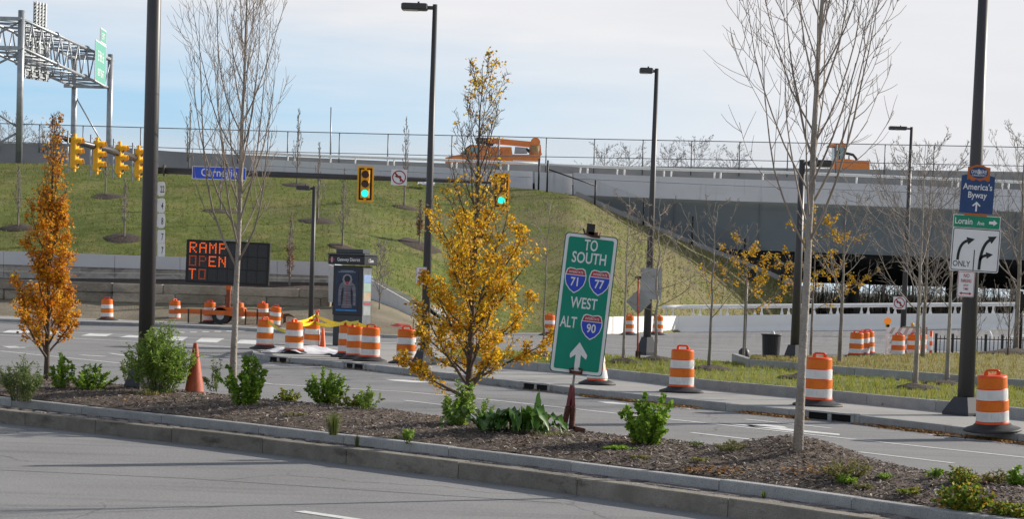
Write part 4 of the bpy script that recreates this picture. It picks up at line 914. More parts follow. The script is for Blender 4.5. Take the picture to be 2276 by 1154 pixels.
# yellow caution tape
ty = M('caution_tape', (.72, .55, .01), .45, var=.05)
def tape(pts, w_, label, sag=.1):
    mb = MB(); ps = []
    for (a, b) in zip(pts, pts[1:]):
        for i in range(12):
            t = i / 12; p = a.lerp(b, t) - Vector((0, 0, sag * 4 * t * (1 - t) * (b - a).length / 3)); ps.append((p, t))
    ps.append((pts[-1], 1)); vs = []
    for k, (p, t) in enumerate(ps):
        tw = .5 * math.sin(k * .55); vs += [p + Vector((0, w_ * math.sin(tw), w_ * math.cos(tw) * .5)), p - Vector((0, w_ * math.sin(tw), w_ * math.cos(tw) * .5))]
    mb.add(vs, [(2 * i, 2 * i + 2, 2 * i + 3, 2 * i + 1) for i in range(len(ps) - 1)], True)
    tag(mb.build('caution_tape', ty), label, 'tape')
def T3(px, py, ref): return P(px, py, G(*ref).y)
tape([T3(592, 711, (588, 776, .15)), T3(634, 737, (653, 786, .15)), T3(652, 716, (653, 786, .15)), T3(702, 701, (703, 776, .13)), T3(797, 716, (822, 803, .15))], .1, 'yellow caution tape rising to the thin delineator post and down to the trio of drums', .05)
tape([T3(652, 717, (653, 786, .15)), T3(700, 717, (692, 778, .15)), T3(770, 716, (771, 794, .15)), T3(797, 721, (790, 799, .15)), T3(846, 731, (822, 803, .15))], .1, 'lower yellow caution tape tied between the drums and past the trio', .06)
# ------------------------------------------------------------------ kiosk
p = G(779, 769, .147); kio = E('advertising_kiosk', p, 'dark advertising kiosk with a winter jacket poster and Gateway District header', 'kiosk', rz=R(-28))
kd = M('kiosk_dark', (.022, .025, .03), .35, var=.1); kg = M('kiosk_grey', (.15, .16, .17), .35, metal=.3)
KW, KDp = 1.12, .56
mb = MB(); mb.bbox((0, 0, .5), (KW - .04, KDp - .06, 1.), .02); mb.build('plinth', M('kiosk_plinth', (.05, .054, .06), .4), kio)
mb = MB(); mb.bbox((0, 0, 1.78), (KW, KDp, 1.6), .02); mb.build('body', kd, kio)
mb = MB(); mb.box((KW / 2 + .006, 0, 1.35), (.012, KDp - .06, 2.3)); sp_ = mb.build('side_panel', kg, kio)
mb = MB()
for z0, z1, m in ((2.05, 2.3, 0), (1.75, 2.04, 1), (1.45, 1.74, 2), (1.36, 1.4, 3), (1.0, 1.3, 4)): mb.mat = m; mb.box((KW / 2 + .016, 0, (z0 + z1) / 2), (.006, KDp - .14, z1 - z0))
mb.build('map_poster', [M('map_blue', (.2, .3, .5), .4), M('map_green', (.26, .36, .3), .4), M('map_pale', (.35, .36, .3), .4, c2=(.42, .24, .12), scale=5), signred, M('map_grey', (.27, .29, .3), .4)], sp_)
mb = MB(); mb.bbox((0, 0, 2.76), (KW + .26, KDp + .26, .3), .02); hd = mb.build('header', M('kiosk_header', (.018, .017, .022), .3), kio)
mb = MB(); mb.bbox((0, 0, 2.94), (KW + .3, KDp + .3, .06), .015); mb.bbox((.0, 0, 3.04), (KW - .1, KDp - .1, .14), .02); mb.build('roof', M('kiosk_roof', (.06, .065, .07), .35), kio)
mb = MB(); yh = -(KDp + .26) / 2 - .004; text(mb, 'Gateway District', .1, 2.72, .11, y=yh, wide=.82, bold=.012); mb.build('lettering', signw, hd)
mb = MB(); cx, cz = -.53, 2.76; flat(mb, [(cx, cz - .11), (cx + .11, cz), (cx, cz + .11), (cx - .11, cz)], yh); mb.build('emblem', M('emblem_maroon', (.25, .05, .08), .4), hd)
mb = MB(); flat(mb, [(cx - .012, cz - .08), (cx + .012, cz - .08), (cx + .012, cz + .08), (cx - .012, cz + .08)], yh - .002); mb.build('emblem_mark', signw, hd)
mb = MB(); vs0 = len(mb.v); text(mb, 'I Zone', 0, 2.7, .11, y=0, wide=.7, bold=.012); mb.v = [((KW + .26) / 2 + .004, x, z) for x, y, z in mb.v]; mb.build('lettering', signw, hd)
yf = -KDp / 2 - .004
mb = MB(); mb.prismY(rrect(.86, 1.36, .02, -.02, 1.78), yf - .004, yf + .004)
post_ = mb.build('poster', M('poster_ground', (.008, .01, .018), .3, c2=(.022, .04, .1), scale=1.5), kio)
yp = yf - .008; gj = M('jacket_grey', (.09, .09, .115), .5, c2=(.22, .215, .26), scale=9, stretch=(.5, 1, 3)); gd = M('jacket_dark', (.02, .02, .03), .5); gl = M('jacket_light', (.27, .26, .3), .5)
mb = MB(); flat(mb, [(-.2, 1.22), (.2, 1.22), (.22, 1.5), (.24, 1.8), (.27, 1.95), (.16, 2.06), (-.16, 2.06), (-.27, 1.95), (-.24, 1.8), (-.22, 1.5)], yp)
for s_ in (-1, 1): flat(mb, [(s_ * .235, 1.3), (s_ * .33, 1.29), (s_ * .335, 1.6), (s_ * .32, 1.86), (s_ * .27, 1.98), (s_ * .15, 2.07), (s_ * .2, 1.8), (s_ * .24, 1.62)], yp - .0005)
mb.build('printed_jacket', gj, post_)
mb = MB(); n = 18; flat(mb, [(0, 1.93), (.13, 2.02), (.19, 2.12), (.15, 2.24), (.06, 2.3), (-.06, 2.3), (-.15, 2.24), (-.19, 2.12), (-.13, 2.02)], yp - .002); mb.build('printed_hood', gl, post_)
mb = MB(); flat(mb, [(0, 1.98), (.07, 2.05), (.12, 2.14), (.09, 2.23), (.03, 2.26), (-.03, 2.26), (-.09, 2.23), (-.12, 2.14), (-.07, 2.05)], yp - .004)
for s_ in (-1, 1): flat(mb, [(s_ * .17, 1.3), (s_ * .2, 1.32), (s_ * .225, 1.72), (s_ * .15, 1.9), (s_ * .13, 1.75)], yp - .003)
for k in range(9): flat(mb, [(-.22, 1.27 + k * .08), (.22, 1.27 + k * .08), (.22, 1.279 + k * .08), (-.22, 1.279 + k * .08)], yp - .0025)
mb.build('printed_shadow', gd, post_)
mb = MB(); flat(mb, [(-.008, 1.25), (.008, 1.25), (.008, 2.0), (-.008, 2.0)], yp - .005); flat(mb, [(-.07, 2.06), (.07, 2.06), (.04, 1.98), (-.04, 1.98)], yp - .006); mb.build('printed_zip', M('zip_red', (.35, .05, .06), .5), post_)
mb = MB(); flat(mb, [(-.42, 1.115), (.38, 1.115), (.38, 1.17), (-.42, 1.17)], yp); mb.build('printed_strip', M('poster_blue', (.03, .2, .5), .4), post_)
mb = MB()
for z, w_ in ((2.4, .5), (2.36, .66)): 
    for k in range(9): x = -.02 - w_ / 2 + w_ * (k + .5) / 9; flat(mb, [(x - w_ * .045, z), (x + w_ * .04, z), (x + w_ * .04, z + .022), (x - w_ * .045, z + .022)], yp)
mb.build('printed_text', M('poster_text', (.3, .34, .4), .5), post_)
# ------------------------------------------------------------------ message board trailer
p = G(505, 722, .14); DT = p.y
vms = E('message_board_trailer', p, 'orange trailer with a black message board reading RAMP OPEN TO', 'message board')
to = M('trailer_orange', (.6, .13, .02), .5, var=.15, scale=3)
def L(px, py, d=0.): return P(px, py, DT + d) - p
tl_, tr2, bl_, br2 = L(414, 531), L(600, 540), L(412, 627), L(598, 637.5)
cB = (tl_ + br2) / 2; bw = (tr2.x - tl_.x); bh = (tl_.z - bl_.z); tilt = math.atan2(tl_.z - tr2.z, bw)
bE = bpy.data.objects.new('display', None)
mb = MB(); mb.bbox((0, .12, 0), (bw, .24, bh), .02); bd = mb.build('display', M('board_black', (.012, .012, .013), .5), vms, loc=cB); bd.rotation_euler = (0, tilt, 0)
mb = MB(); cw_, ch_ = bw * .94 / 8, bh * .92 / 3
for r_ in range(3):
    for c_ in range(8):
        x = -bw * .47 + cw_ * (c_ + .5); z = bh * .46 - ch_ * (r_ + .5); mb.box((x, -.002, z), (cw_ * .93, .012, ch_ * .92))
modmb = mb
FONT = {'R': '11110 10001 10001 11110 10100 10010 10001', 'A': '01110 10001 10001 11111 10001 10001 10001', 'M': '10001 11011 10101 10101 10001 10001 10001', 'P': '11110 10001 10001 11110 10000 10000 10000',
        'O': '11111 10001 10001 10001 10001 10001 11111', 'E': '11111 10000 10000 11110 10000 10000 11111', 'N': '10001 11001 10101 10101 10011 10001 10001', 'T': '11111 00100 00100 00100 00100 00100 00100'}
unl = MB()
for r_, wd in enumerate(('RAMP', 'OPEN', 'TO')):
    lit = MB(); dim = MB()
    for c_ in range(8):
        g = FONT[wd[c_]].split() if c_ < len(wd) else ['00000'] * 7
        for j in range(7):
            for i in range(5):
                x = -bw * .47 + cw_ * (c_ + (i + .9) / 6.6); z = bh * .46 - ch_ * (r_ + (j + .9) / 8.6)
                on = g[j][i] == '1'; weak = (r_, c_) in ((1, 0), (1, 1), (2, 1))
                mb = (dim if weak else lit) if on else unl; s_ = .024 if on else .012
                mb.add([(x - s_, -.012, z - s_), (x + s_, -.012, z - s_), (x + s_, -.012, z + s_), (x - s_, -.012, z + s_)], [(0, 1, 2, 3)])
    lit.build('lit_lettering', M('led_lit', (1, .13, .015), .5, emit=.55, var=0), bd)
    if dim.v: dim.build('faint_lettering', M('led_faint', (.5, .07, .015), .5, emit=.16, var=0), bd)
modmb.mat = 1; modmb.add(unl.v, unl.f); modmb.build('module', [M('module_grey', (.032, .033, .035), .55, var=.2, scale=12), M('led_off', (.06, .06, .065), .4)], bd)
mb = MB(); mb.box((0, .1, bh / 2 + .05), (1.6, .5, .05), rot=Matrix.Rotation(R(0), 3, 'X')); mb.build('solar_panel', M('solar_panel', (.25, .27, .28), .3), bd)
c = L(506, 690); mb = MB(); mb.beam((c.x, .12, .5), (c.x, .12, L(508, 636).z), .16, .16); mb.build('mast', M('mast_rust', (.22, .045, .015), .6, var=.3), vms); mb = MB(); mb.box((c.x, .12, L(507, 636).z - .08), (.22, .22, .18)); mb.build('mast_collar', to, vms)
mb = MB(); mb.beam(L(388, 691), L(630, 702), .14, .2); mb.beam(L(405, 690, .9), L(615, 700, .9), .1, .16); mb.build('frame', to, vms)
mb = MB(); q = L(514, 693, .4); mb.bbox((q.x, q.y, q.z), (1.25, .8, .38), .05); mb.build('equipment_box', to, vms)
for px_, dd in ((490, 0), (498, 1.1)):
    q = L(px_, 708, dd + .1); r_ = .36; q.z = r_
    wh = MB().tube([(q.x, q.y - .1, r_), (q.x, q.y + .1, r_)], r_, 22).build('tyre', rubber, vms); MB().tube([(q.x, q.y - .112, r_), (q.x, q.y - .1, r_)], r_ * .45, 14).build('rim', M('rim_white', (.5, .5, .48), .4), wh)
    fn = MB(); n = 9; vs = []
    for k in range(n + 1):
        a = R(10 + 160 * k / n)
        for yy in (-.16, .16): vs.append((q.x + .45 * math.cos(a), q.y + yy, r_ + .45 * math.sin(a)))
    fn.add(vs, [(2 * k, 2 * k + 1, 2 * k + 3, 2 * k + 2) for k in range(n)]); fn.build('mudguard', to, vms)
for px_ in (419, 447, 546, 572):
    q = L(px_, 700, -.05); MB().beam((q.x, q.y, .02), (q.x, q.y, q.z + .25), .06, .06).build('jack_leg', M('jack_rust', (.06, .035, .025), .7, var=.4), vms)
mb = MB(); a = L(628, 702); mb.tube([a, a + Vector((.25, 0, .05)), a + Vector((.5, 0, -.02))], [.07, .06, .03], 8); mb.box(a + Vector((.1, 0, -.15)), (.12, .12, .3)); mb.build('hitch', M('hitch_rust', (.12, .05, .03), .7, var=.5, scale=10), vms)
# ------------------------------------------------------------------ leaning route sign
pb = hit(bedB, 1268, 960); DSg = pb.y
rs = E('route_sign', pb, 'tall green route sign leaning right on a rusty spring stand with three shields', 'sign')
def S(px, py): return P(px, py, DSg - .12) - pb
c0 = (S(1257, 514) + S(1338, 840)) / 2
up_ = (S(1317, 522) - S(1280, 833)); lean = math.atan2(up_.x, up_.z)
hh = ((S(1257, 514) - S(1221, 825)).length + (S(1374, 530) - S(1338, 840)).length) / 2; ww = ((S(1374, 530) - S(1257, 514)).length + (S(1338, 840) - S(1221, 825)).length) / 2
mb = MB(); mb.prismY(rrect(ww, hh, .05), 0, .006); fr = mb.build('panel', M('sign_edge_green', (.0, .11, .08), .4), rs, loc=c0); fr.rotation_euler = (0, lean, 0)
mb = MB(); mb.prismY(rrect(ww - .025, hh - .025, .045), -.003, 0); mb.build('border', signw, fr); mb = MB(); mb.prismY(rrect(ww - .105, hh - .105, .03), -.006, -.003); mb.build('face', signg, fr)
kx, kz = ww / 121., hh / 314.
lt = MB()
def sgn(s, x, z, size, wide=.62): text(lt, s, x * kx, z * kz, size * kz, y=-.0075, wide=wide, bold=.014)
sgn('TO', 1, 121, 25); sgn('SOUTH', 0, 92, 25, .68); sgn('WEST', 0, -9, 25, .66); sgn('ALT', -30, -54, 25, .6)
flat(lt, [((x - 15) * kx, z * kz) for x, z in ((10, -150), (22, -150), (22, -113), (34, -122), (36, -118), (36, -112), (16, -85), (-3, -112), (-3, -118), (-1, -122), (10, -113))], -.0075)
lt.build('lettering', signw, fr)
shb = M('shield_blue', (.02, .06, .52), .4); shr = M('shield_red', (.42, .02, .03), .4)
def shield(cx, cz, w_, num):
    def outl(k): 
        half = [(0, .47), (.12, .5), (.3, .52), (.42, .46), (.5, .22), (.5, .05), (.42, -.2), (.22, -.42), (0, -.55)]
        return [(cx + x * w_ * k, cz + (z - .0) * w_ * k * 1.12) for x, z in half] + [(cx - x * w_ * k, cz + z * w_ * k * 1.12) for x, z in half[-2:0:-1]]
    mb = MB(); flat(mb, outl(1.04), -.0072); sh = mb.build('route_shield', signw, fr)
    mb = MB(); flat(mb, outl(.95), -.0084); mb.build('shield_field', shb, sh)
    mb = MB(); k = .95; z1 = .24
    half = [(0, .47), (.12, .5), (.3, .52), (.42, .46), (.485, .26)]
    flat(mb, [(cx + x * w_ * k, cz + z * w_ * k * 1.12) for x, z in half] + [(cx - x * w_ * k, cz + z * w_ * k * 1.12) for x, z in half[::-1][:-1]], -.0096); mb.build('shield_top', shr, sh)
    mb = MB(); flat(mb, [(cx - .475 * w_, cz + .235 * w_), (cx + .475 * w_, cz + .235 * w_), (cx + .47 * w_, cz + .27 * w_), (cx - .47 * w_, cz + .27 * w_)], -.0102)
    text(mb, 'INTERSTATE', cx, cz + .335 * w_, .12 * w_, y=-.011, wide=.74, bold=.008); text(mb, num, cx, cz - .27 * w_, .42 * w_, y=-.0102, wide=.78, bold=.02); mb.build('shield_lettering', signw, sh)
shield(-26 * kx, 52 * kz, 47 * kx, '71'); shield(29 * kx, 52 * kz, 47 * kx, '77'); shield(23 * kx, -48 * kz, 47 * kx, '90')
rust = M('rusty_steel', (.06, .02, .013), .7, c2=(.14, .05, .03), scale=12, bump=.2); grs = M('stand_grey', (.3, .29, .28), .5, metal=.3)
t0, t1 = S(1272, 875), S(1316, 505); mb = MB(); mb.beam(t0 + Vector((0, .1, 0)), t1 + Vector((0, .1, 0)), .06, .03); mb.build('upright', grs, rs)
for a in ((S(1313, 510), .11, .15, blk), (S(1318, 521), .13, .06, rust), (S(1280, 829), .16, .045, rust)): mb = MB(); mb.box(a[0] + Vector((0, .04, 0)), (a[1], .12, a[2]), rot=Matrix.Rotation(lean, 3, 'Y')); mb.build('clamp', a[3], rs)
for s_, e_ in ((-1, S(1300, 514)), (1, S(1332, 523))): MB().tube([S(1317, 526) + Vector((0, -.02, 0)), e_ + Vector((0, -.03, -.03)), e_ + Vector((s_ * .02, .02, .03))], .014, 6).build('hook', rust, rs)
for s_ in (-1, 1): MB().tube([S(1280, 826) + Vector((s_ * .07, -.03, -.03)), S(1280, 826) + Vector((s_ * .085, -.03, .03)), S(1280, 829) + Vector((s_ * .03, -.03, .06))], .014, 6).build('hook', rust, rs)
for xa, xb in ((1263, 1252), (1274, 1270)):
    a, b = S(xa, 905), S(xb, 955); b.z = max(b.z, .02); n = 17; pts = []; rr = []
    for i in range(n * 2 + 1): pts.append(a.lerp(b, i / (n * 2))); rr.append(.047 if i % 2 else .036)
    MB().tube(pts, rr, 12).build('spring', rust, rs); mb = MB(); mb.beam(t0 + Vector((0, .1, .1)), a, .05, .05); mb.build('strut', M('strut_maroon', (.16, .03, .03), .5), rs)
mb = MB(); q = S(1276, 957); q.z = .05; mb.beam(q, q + Vector((.14, .02, -.03)), .12, .07); mb.build('foot', rust, rs)
# ------------------------------------------------------------------ signs on the right lamp post and others
DG = G(2145, 923, .15).y - .2
def stack(name, px, py, label, D=None): return E(name, P(px, py, D or DG), label, 'sign', rz=0)
SG = DG / F
def sp(o, py_dummy=None): o.rotation_euler = (0, R(2.0), 0)
o = stack('byway_sign', 2172, 432, "blue and orange sign reading America's Byway at the top of the stack"); sp(o)
navy = M('byway_navy', (.012, .05, .16), .4); bor = M('byway_orange', (.45, .11, .015), .4)
u = SG
panel(o, [(-37 * u, -42 * u), (37 * u, -42 * u), (37 * u, 40 * u), (24 * u, 43 * u), (-24 * u, 43 * u), (-37 * u, 40 * u)], navy)
n = 10; wav = [(-25 * u + 50 * u * k / n, (31 + 2.2 * math.sin(k * 1.9)) * u) for k in range(n + 1)]
panel(o, wav + [(25 * u, 60 * u), (16 * u, 61 * u), (8 * u, 65 * u), (-8 * u, 65 * u), (-16 * u, 61 * u), (-25 * u, 60 * u)], bor, .003, -.004, 'crest_panel')
mb = MB(); flat(mb, [(20.5 * u * math.cos(2 * math.pi * k / 24), 48 * u + 12.8 * u * math.sin(2 * math.pi * k / 24)) for k in range(24)], -.006); mb.build('crest_oval', navy, o)
mb = MB(); text(mb, 'OHIO&ERIE', 0, 46 * u, 8 * u, y=-.008, wide=.62, bold=.006); text(mb, 'CANALWAY', 0, 40 * u, 4 * u, y=-.008, wide=1., bold=.006); text(mb, '&', 0, 44.5 * u, 12 * u, y=-.009, wide=.7); text(mb, "America's", 0, 10 * u, 14 * u, y=-.006, wide=.84, bold=.012); text(mb, 'Byway', 0, -8 * u, 14 * u, y=-.006, wide=.84, bold=.012)
flat(mb, [(-1.8 * u, -38 * u), (1.8 * u, -38 * u), (1.8 * u, -19 * u), (-1.8 * u, -19 * u)], -.005)
flat(mb, [(0, -16 * u), (0, -20 * u), (-7 * u, -27 * u), (-9.5 * u, -25 * u)], -.006); flat(mb, [(0, -16 * u), (9.5 * u, -25 * u), (7 * u, -27 * u), (0, -20 * u)], -.006)
mb.build('lettering', signw, o); mb = MB(); mb.box((0, .0, -45 * u), (50 * u, .03, 5 * u)); mb.build('foot_bar', bor, o)
o = stack('street_name_sign', 2171, 493.5, 'green Lorain Ave sign with a right arrow between the blue sign and the lane sign'); sp(o)
panel(o, rrect(105 * u, 29 * u, 2 * u), signw); panel(o, rrect(102 * u, 26 * u, 1.5 * u), M('street_green', (.0, .23, .12), .4), .003, -.003, 'face')
mb = MB(); text(mb, 'Lorain', -29 * u, -6 * u, 14 * u, y=-.006, wide=.8, bold=.012); text(mb, 'Ave', 9 * u, -6.5 * u, 9 * u, y=-.006, wide=.8, bold=.012)
flat(mb, [(27 * u, -3 * u), (37 * u, -3 * u), (37 * u, -7 * u), (46 * u, 0), (37 * u, 7 * u), (37 * u, 3 * u), (27 * u, 3 * u)], -.006); mb.build('lettering', signw, o)
o = stack('lane_control_sign', 2168, 556, 'white square lane control sign with two curved black arrows and ONLY'); sp(o)
panel(o, rrect(108 * u, 97 * u, 5 * u), signw); mb = MB()
for W_, H_, rr_ in ((104, 93, 4),):
    a, b = rrect(W_ * u, H_ * u, rr_ * u), rrect((W_ - 3) * u, (H_ - 3) * u, (rr_ - 1) * u); n = len(a)
    for k in range(n): mb.add([(a[k][0], -.004, a[k][1]), (a[(k + 1) % n][0], -.004, a[(k + 1) % n][1]), (b[(k + 1) % n][0], -.004, b[(k + 1) % n][1]), (b[k][0], -.004, b[k][1])], [(0, 1, 2, 3)])
text(mb, 'ONLY', -29 * u, -38 * u, 13 * u, y=-.004, wide=.8, bold=.004)
flat(mb, [(-3 * u, -45 * u), (-1 * u, -45 * u), (-1 * u, 0), (-3 * u, 0)], -.004)
def curve_arrow(x0, z0, x1, z1, w_, hs, bend=.9):
    n = 12; pts = []
    c = Vector((x0, z0 + (z1 - z0) * bend)); a, e = Vector((x0, z0)), Vector((x1, z1))
    for k in range(n + 1): t = k / n; pts.append(a * (1 - t) ** 2 + c * 2 * t * (1 - t) + e * t * t)
    Lf, Rt = [], []
    for k, q in enumerate(pts):
        d = (pts[min(n, k + 1)] - pts[max(0, k - 1)]).normalized(); nn = Vector((-d.y, d.x)); Lf.append(q + nn * w_ / 2); Rt.append(q - nn * w_ / 2)
    for k in range(n): mb.add([(Lf[k].x, -.004, Lf[k].y), (Rt[k].x, -.004, Rt[k].y), (Rt[k + 1].x, -.004, Rt[k + 1].y), (Lf[k + 1].x, -.004, Lf[k + 1].y)], [(0, 1, 2, 3)])
    d = (pts[-1] - pts[-2]).normalized(); nn = Vector((-d.y, d.x)); q = pts[-1] - d * hs * .15
    flat(mb, [tuple(q - nn * hs * .5), tuple(q + d * hs), tuple(q + nn * hs * .5)], -.005)
curve_arrow(-38 * u, -24 * u, -17 * u, 20 * u, 6 * u, 17 * u); curve_arrow(11 * u, -43 * u, 32 * u, 25 * u, 6.5 * u, 18 * u, .85); curve_arrow(12 * u, -23 * u, 27 * u, -10 * u, 6 * u, 15 * u, .8)
mb.build('lettering', signblk, o)
def noparking(px, py, D, w_, h_, label, rz=0):
    o = E('no_parking_sign', P(px, py, D), label, 'sign'); o.rotation_euler = (0, R(1.6), rz)
    panel(o, rrect(w_, h_, .03), signw); mb = MB(); a, b = rrect(w_ * .95, h_ * .97, .025), rrect(w_ * .9, h_ * .935, .02); n = len(a)
    for k in range(n): mb.add([(a[k][0], -.004, a[k][1]), (a[(k + 1) % n][0], -.004, a[(k + 1) % n][1]), (b[(k + 1) % n][0], -.004, b[(k + 1) % n][1]), (b[k][0], -.004, b[k][1])], [(0, 1, 2, 3)])
    text(mb, 'NO', 0, h_ * .26, h_ * .15, y=-.005, wide=.7, bold=.012); text(mb, 'PARKING', 0, h_ * .065, h_ * .14, y=-.005, wide=.5, bold=.012); text(mb, 'ANY', 0, -h_ * .09, h_ * .095, y=-.005, wide=.75, bold=.008); text(mb, 'TIME', 0, -h_ * .23, h_ * .095, y=-.005, wide=.75, bold=.008)
    z = -h_ * .36; flat(mb, [(-w_ * .36, z), (-w_ * .22, z - .03), (-w_ * .22, z - .01), (w_ * .22, z - .01), (w_ * .22, z - .03), (w_ * .36, z), (w_ * .22, z + .03), (w_ * .22, z + .01), (-w_ * .22, z + .01), (-w_ * .22, z + .03)], -.005)
    mb.build('lettering', signred, o)
noparking(2147, 632, DG, 38 * u, 57 * u, 'white and red no parking sign, lowest of the sign stack on the right lamp post')
noparking(936, 613, G(943, 811, .15).y - .16, 24 * G(943, 811, .15).y / F, 39 * G(943, 811, .15).y / F, 'small white and red no parking sign on the lamp post left of the yellow tree')
# sign backs on lamp post D, spring stand with diamond sign
DD = G(1437, 790, .1).y; v_ = DD / F
o = E('rectangular_sign', P(1447, 631, DD - .17), 'grey rectangular sign back strapped to the lamp post behind the diamond sign', 'sign'); mb = MB(); mb.prismY(rrect(47 * v_, 70 * v_, .03), 0, .02); mb.build('panel', alu, o)
mb = MB(); mb.box((0, -.03, 17 * v_), (34 * v_, .05, .05)); mb.box((0, -.03, -17 * v_), (34 * v_, .05, .05)); mb.build('bracket', steel, o)
pz = G(1417, 801, .36); v_ = pz.y / F
o = E('diamond_sign', pz, 'back of a grey diamond warning sign on an orange post in the lawn', 'sign'); Z = lambda px, py: P(px, py, pz.y) - pz
MB().bar((0, 0, 0), Z(1419, 618), .024, 8).build('post', M('post_red', (.5, .07, .03), .5), o); cc = Z(1420, 671); s_ = 29 * v_
mb = MB(); mb.prismY([(cc.x, cc.z - s_), (cc.x + s_, cc.z), (cc.x, cc.z + s_), (cc.x - s_, cc.z)], .04, .05); mb.build('panel', alu, o); mb = MB(); mb.box(Z(1418, 617), (.17, .08, .06)); mb.build('clamp', blk, o)
mb = MB(); mb.box((-.04, 0, .12), (.05, .06, .24)); mb.box((.05, 0, .12), (.05, .06, .24)); mb.build('foot', blk, o)
# pedestrian signal post
pq = G(1653, 803, .2); o = E('pedestrian_signal', pq, 'slim dark pedestrian signal post with flared base behind the yellow leaved tree', 'pedestrian signal'); Z = lambda px, py: P(px, py, pq.y) - pq
MB().tube([(0, 0, .3), (0, 0, Z(1660, 600).z)], .05, 10).build('pole', blk, o); MB().lathe([(.17, 0), (.165, .3), (.1, .38), (.06, .4)], 18).build('base', blk, o); q = Z(1668, 612); mb = MB(); mb.bbox((q.x, -.1, q.z), (.36, .25, .36), .03); mb.build('signal_head', sigblk, o)
pq = G(2266, 787, .6); o = E('pedestrian_signal', pq, 'black pedestrian signal post at the right edge by the picket fence', 'pedestrian signal'); Z = lambda px, py: P(px, py, pq.y) - pq
MB().tube([(0, 0, 0), (0, 0, Z(2270, 648).z)], .06, 10).build('pole', blk, o); q = Z(2270, 672); mb = MB(); mb.bbox((q.x, -.12, q.z), (.4, .28, .52), .03); mb.build('signal_head', sigblk, o)
# litter bin and hydrant
pq = G(1713, 800, .36); pq.y += 2.; pq.z = .1; pq = G(1713, 798, .15); o = E('litter_bin', pq, 'black slatted litter bin beside the kerb end behind the lawn', 'litter bin')
v_ = pq.y / F; hb = 55 * v_; rb = 18 * v_; rt = 20.5 * v_
MB().lathe([(rb * .93, .02), (rt * .95, hb * .96)], 28).build('liner', M('bin_liner', (.006, .006, .007), .7), o)
mb = MB()
for k in range(30):
    a = 2 * math.pi * k / 30; d = Vector((math.cos(a), math.sin(a), 0)); mb.beam(d * rb + Vector((0, 0, .02)), d * rt + Vector((0, 0, hb * .95)), .05, .012)
mb.build('slats', blk, o); MB().lathe([(rt, hb * .93), (rt * 1.16, hb * .97), (rt * 1.16, hb), (rt * .9, hb)], 28).build('rim', blk, o); MB().lathe([(rb, 0), (rb, .05)], 28).build('base', blk, o)
pq = G(1716, 782, 0); o = E('hydrant', pq, 'pale hydrant top showing just above the black litter bin', 'hydrant'); MB().lathe([(.14, 0), (.13, .5), (.16, .52), (.15, .62), (.08, .72), (.05, .8)], 16).build('body', M('hydrant_white', (.5, .52, .52), .5), o); MB().tube([(-.2, 0, .42), (.2, 0, .42)], .06, 10).build('outlet', M('hydrant_grey', (.3, .32, .33), .5), o)
# white barricade
pq = G(2012, 795, 0); o = E('barricade', pq, 'white road closure barricade with an orange lamp behind the upper lawn', 'barricade'); Z = lambda px, py, d=0: P(px, py, pq.y + d) - pq
for a, b, c_ in ((1972, 1974, 722), (2050, 2052, 726)): q = Z(b, c_); mb = MB(); mb.beam((q.x, 0, 0), (q.x, 0, q.z), .12, .12); mb.build('post', white, o); mb = MB(); mb.beam((q.x, -.7, .05), (q.x, .7, .05), .1, .1); mb.build('foot', white, o)
for k, (y0, y1) in enumerate(((728, 742), (752, 764), (774, 785))):
    a, b = Z(1974, (y0 + y1) / 2, -.09), Z(2052, (y0 + y1) / 2 + 3, -.09); mb = MB(); mb.beam(a, b, .03, (y1 - y0) * pq.y / F); bb = mb.build('board', white, o)
    mb = MB(); hh_ = (y1 - y0) * pq.y / F / 2
    for i in range(5):
        x = a.x + (b.x - a.x) * (i + .5) / 5; z = a.z + (b.z - a.z) * (i + .5) / 5; mb.add([(x - .1, a.y - .02, z - hh_), (x + .02, a.y - .02, z - hh_), (x + .14, a.y - .02, z + hh_), (x + .02, a.y - .02, z + hh_)], [(0, 1, 2, 3)])
    mb.build('board_stripe', M('stripe_faded', (.5, .42, .38), .5), bb)
q = Z(1973, 714); lp = MB().tube([q + Vector((0, -.07, 0)), q + Vector((0, .07, 0))], .13, 16).build('warning_lamp', M('amber_lamp', (.8, .25, .02), .3, emit=.25, var=0), o); mb = MB(); mb.box(q + Vector((0, 0, -.17)), (.14, .12, .12)); mb.build('lamp_base', M('lamp_yellow', (.6, .35, .03), .5), o)
pq = G(2045, 790, 0); o = E('barricade_board', pq + Vector((0, .8, 0)), 'weathered orange board leaning behind the thin trunks right of the barricade', 'barricade'); Z = lambda px, py, d=0: P(px, py, pq.y + d) - pq
q = Z(2042, 736); mb = MB(); mb.box(q, (1.0, .05, .3)); mb.build('board', M('board_weathered', (.3, .2, .15), .7, c2=(.45, .3, .25), scale=4), o)
for s_ in (-.42, .42): mb = MB(); mb.beam((q.x + s_, .06, 0), (q.x + s_, .06, q.z + .1), .06, .06); mb.build('post', white, o)
mb = MB(); mb.lathe([(.06, 0), (.07, .1), (.03, .14)], 10, (q.x - .1, 0, q.z + .16)); mb.build('warning_lamp', M('lamp_yellow2', (.75, .4, .02), .4), o)
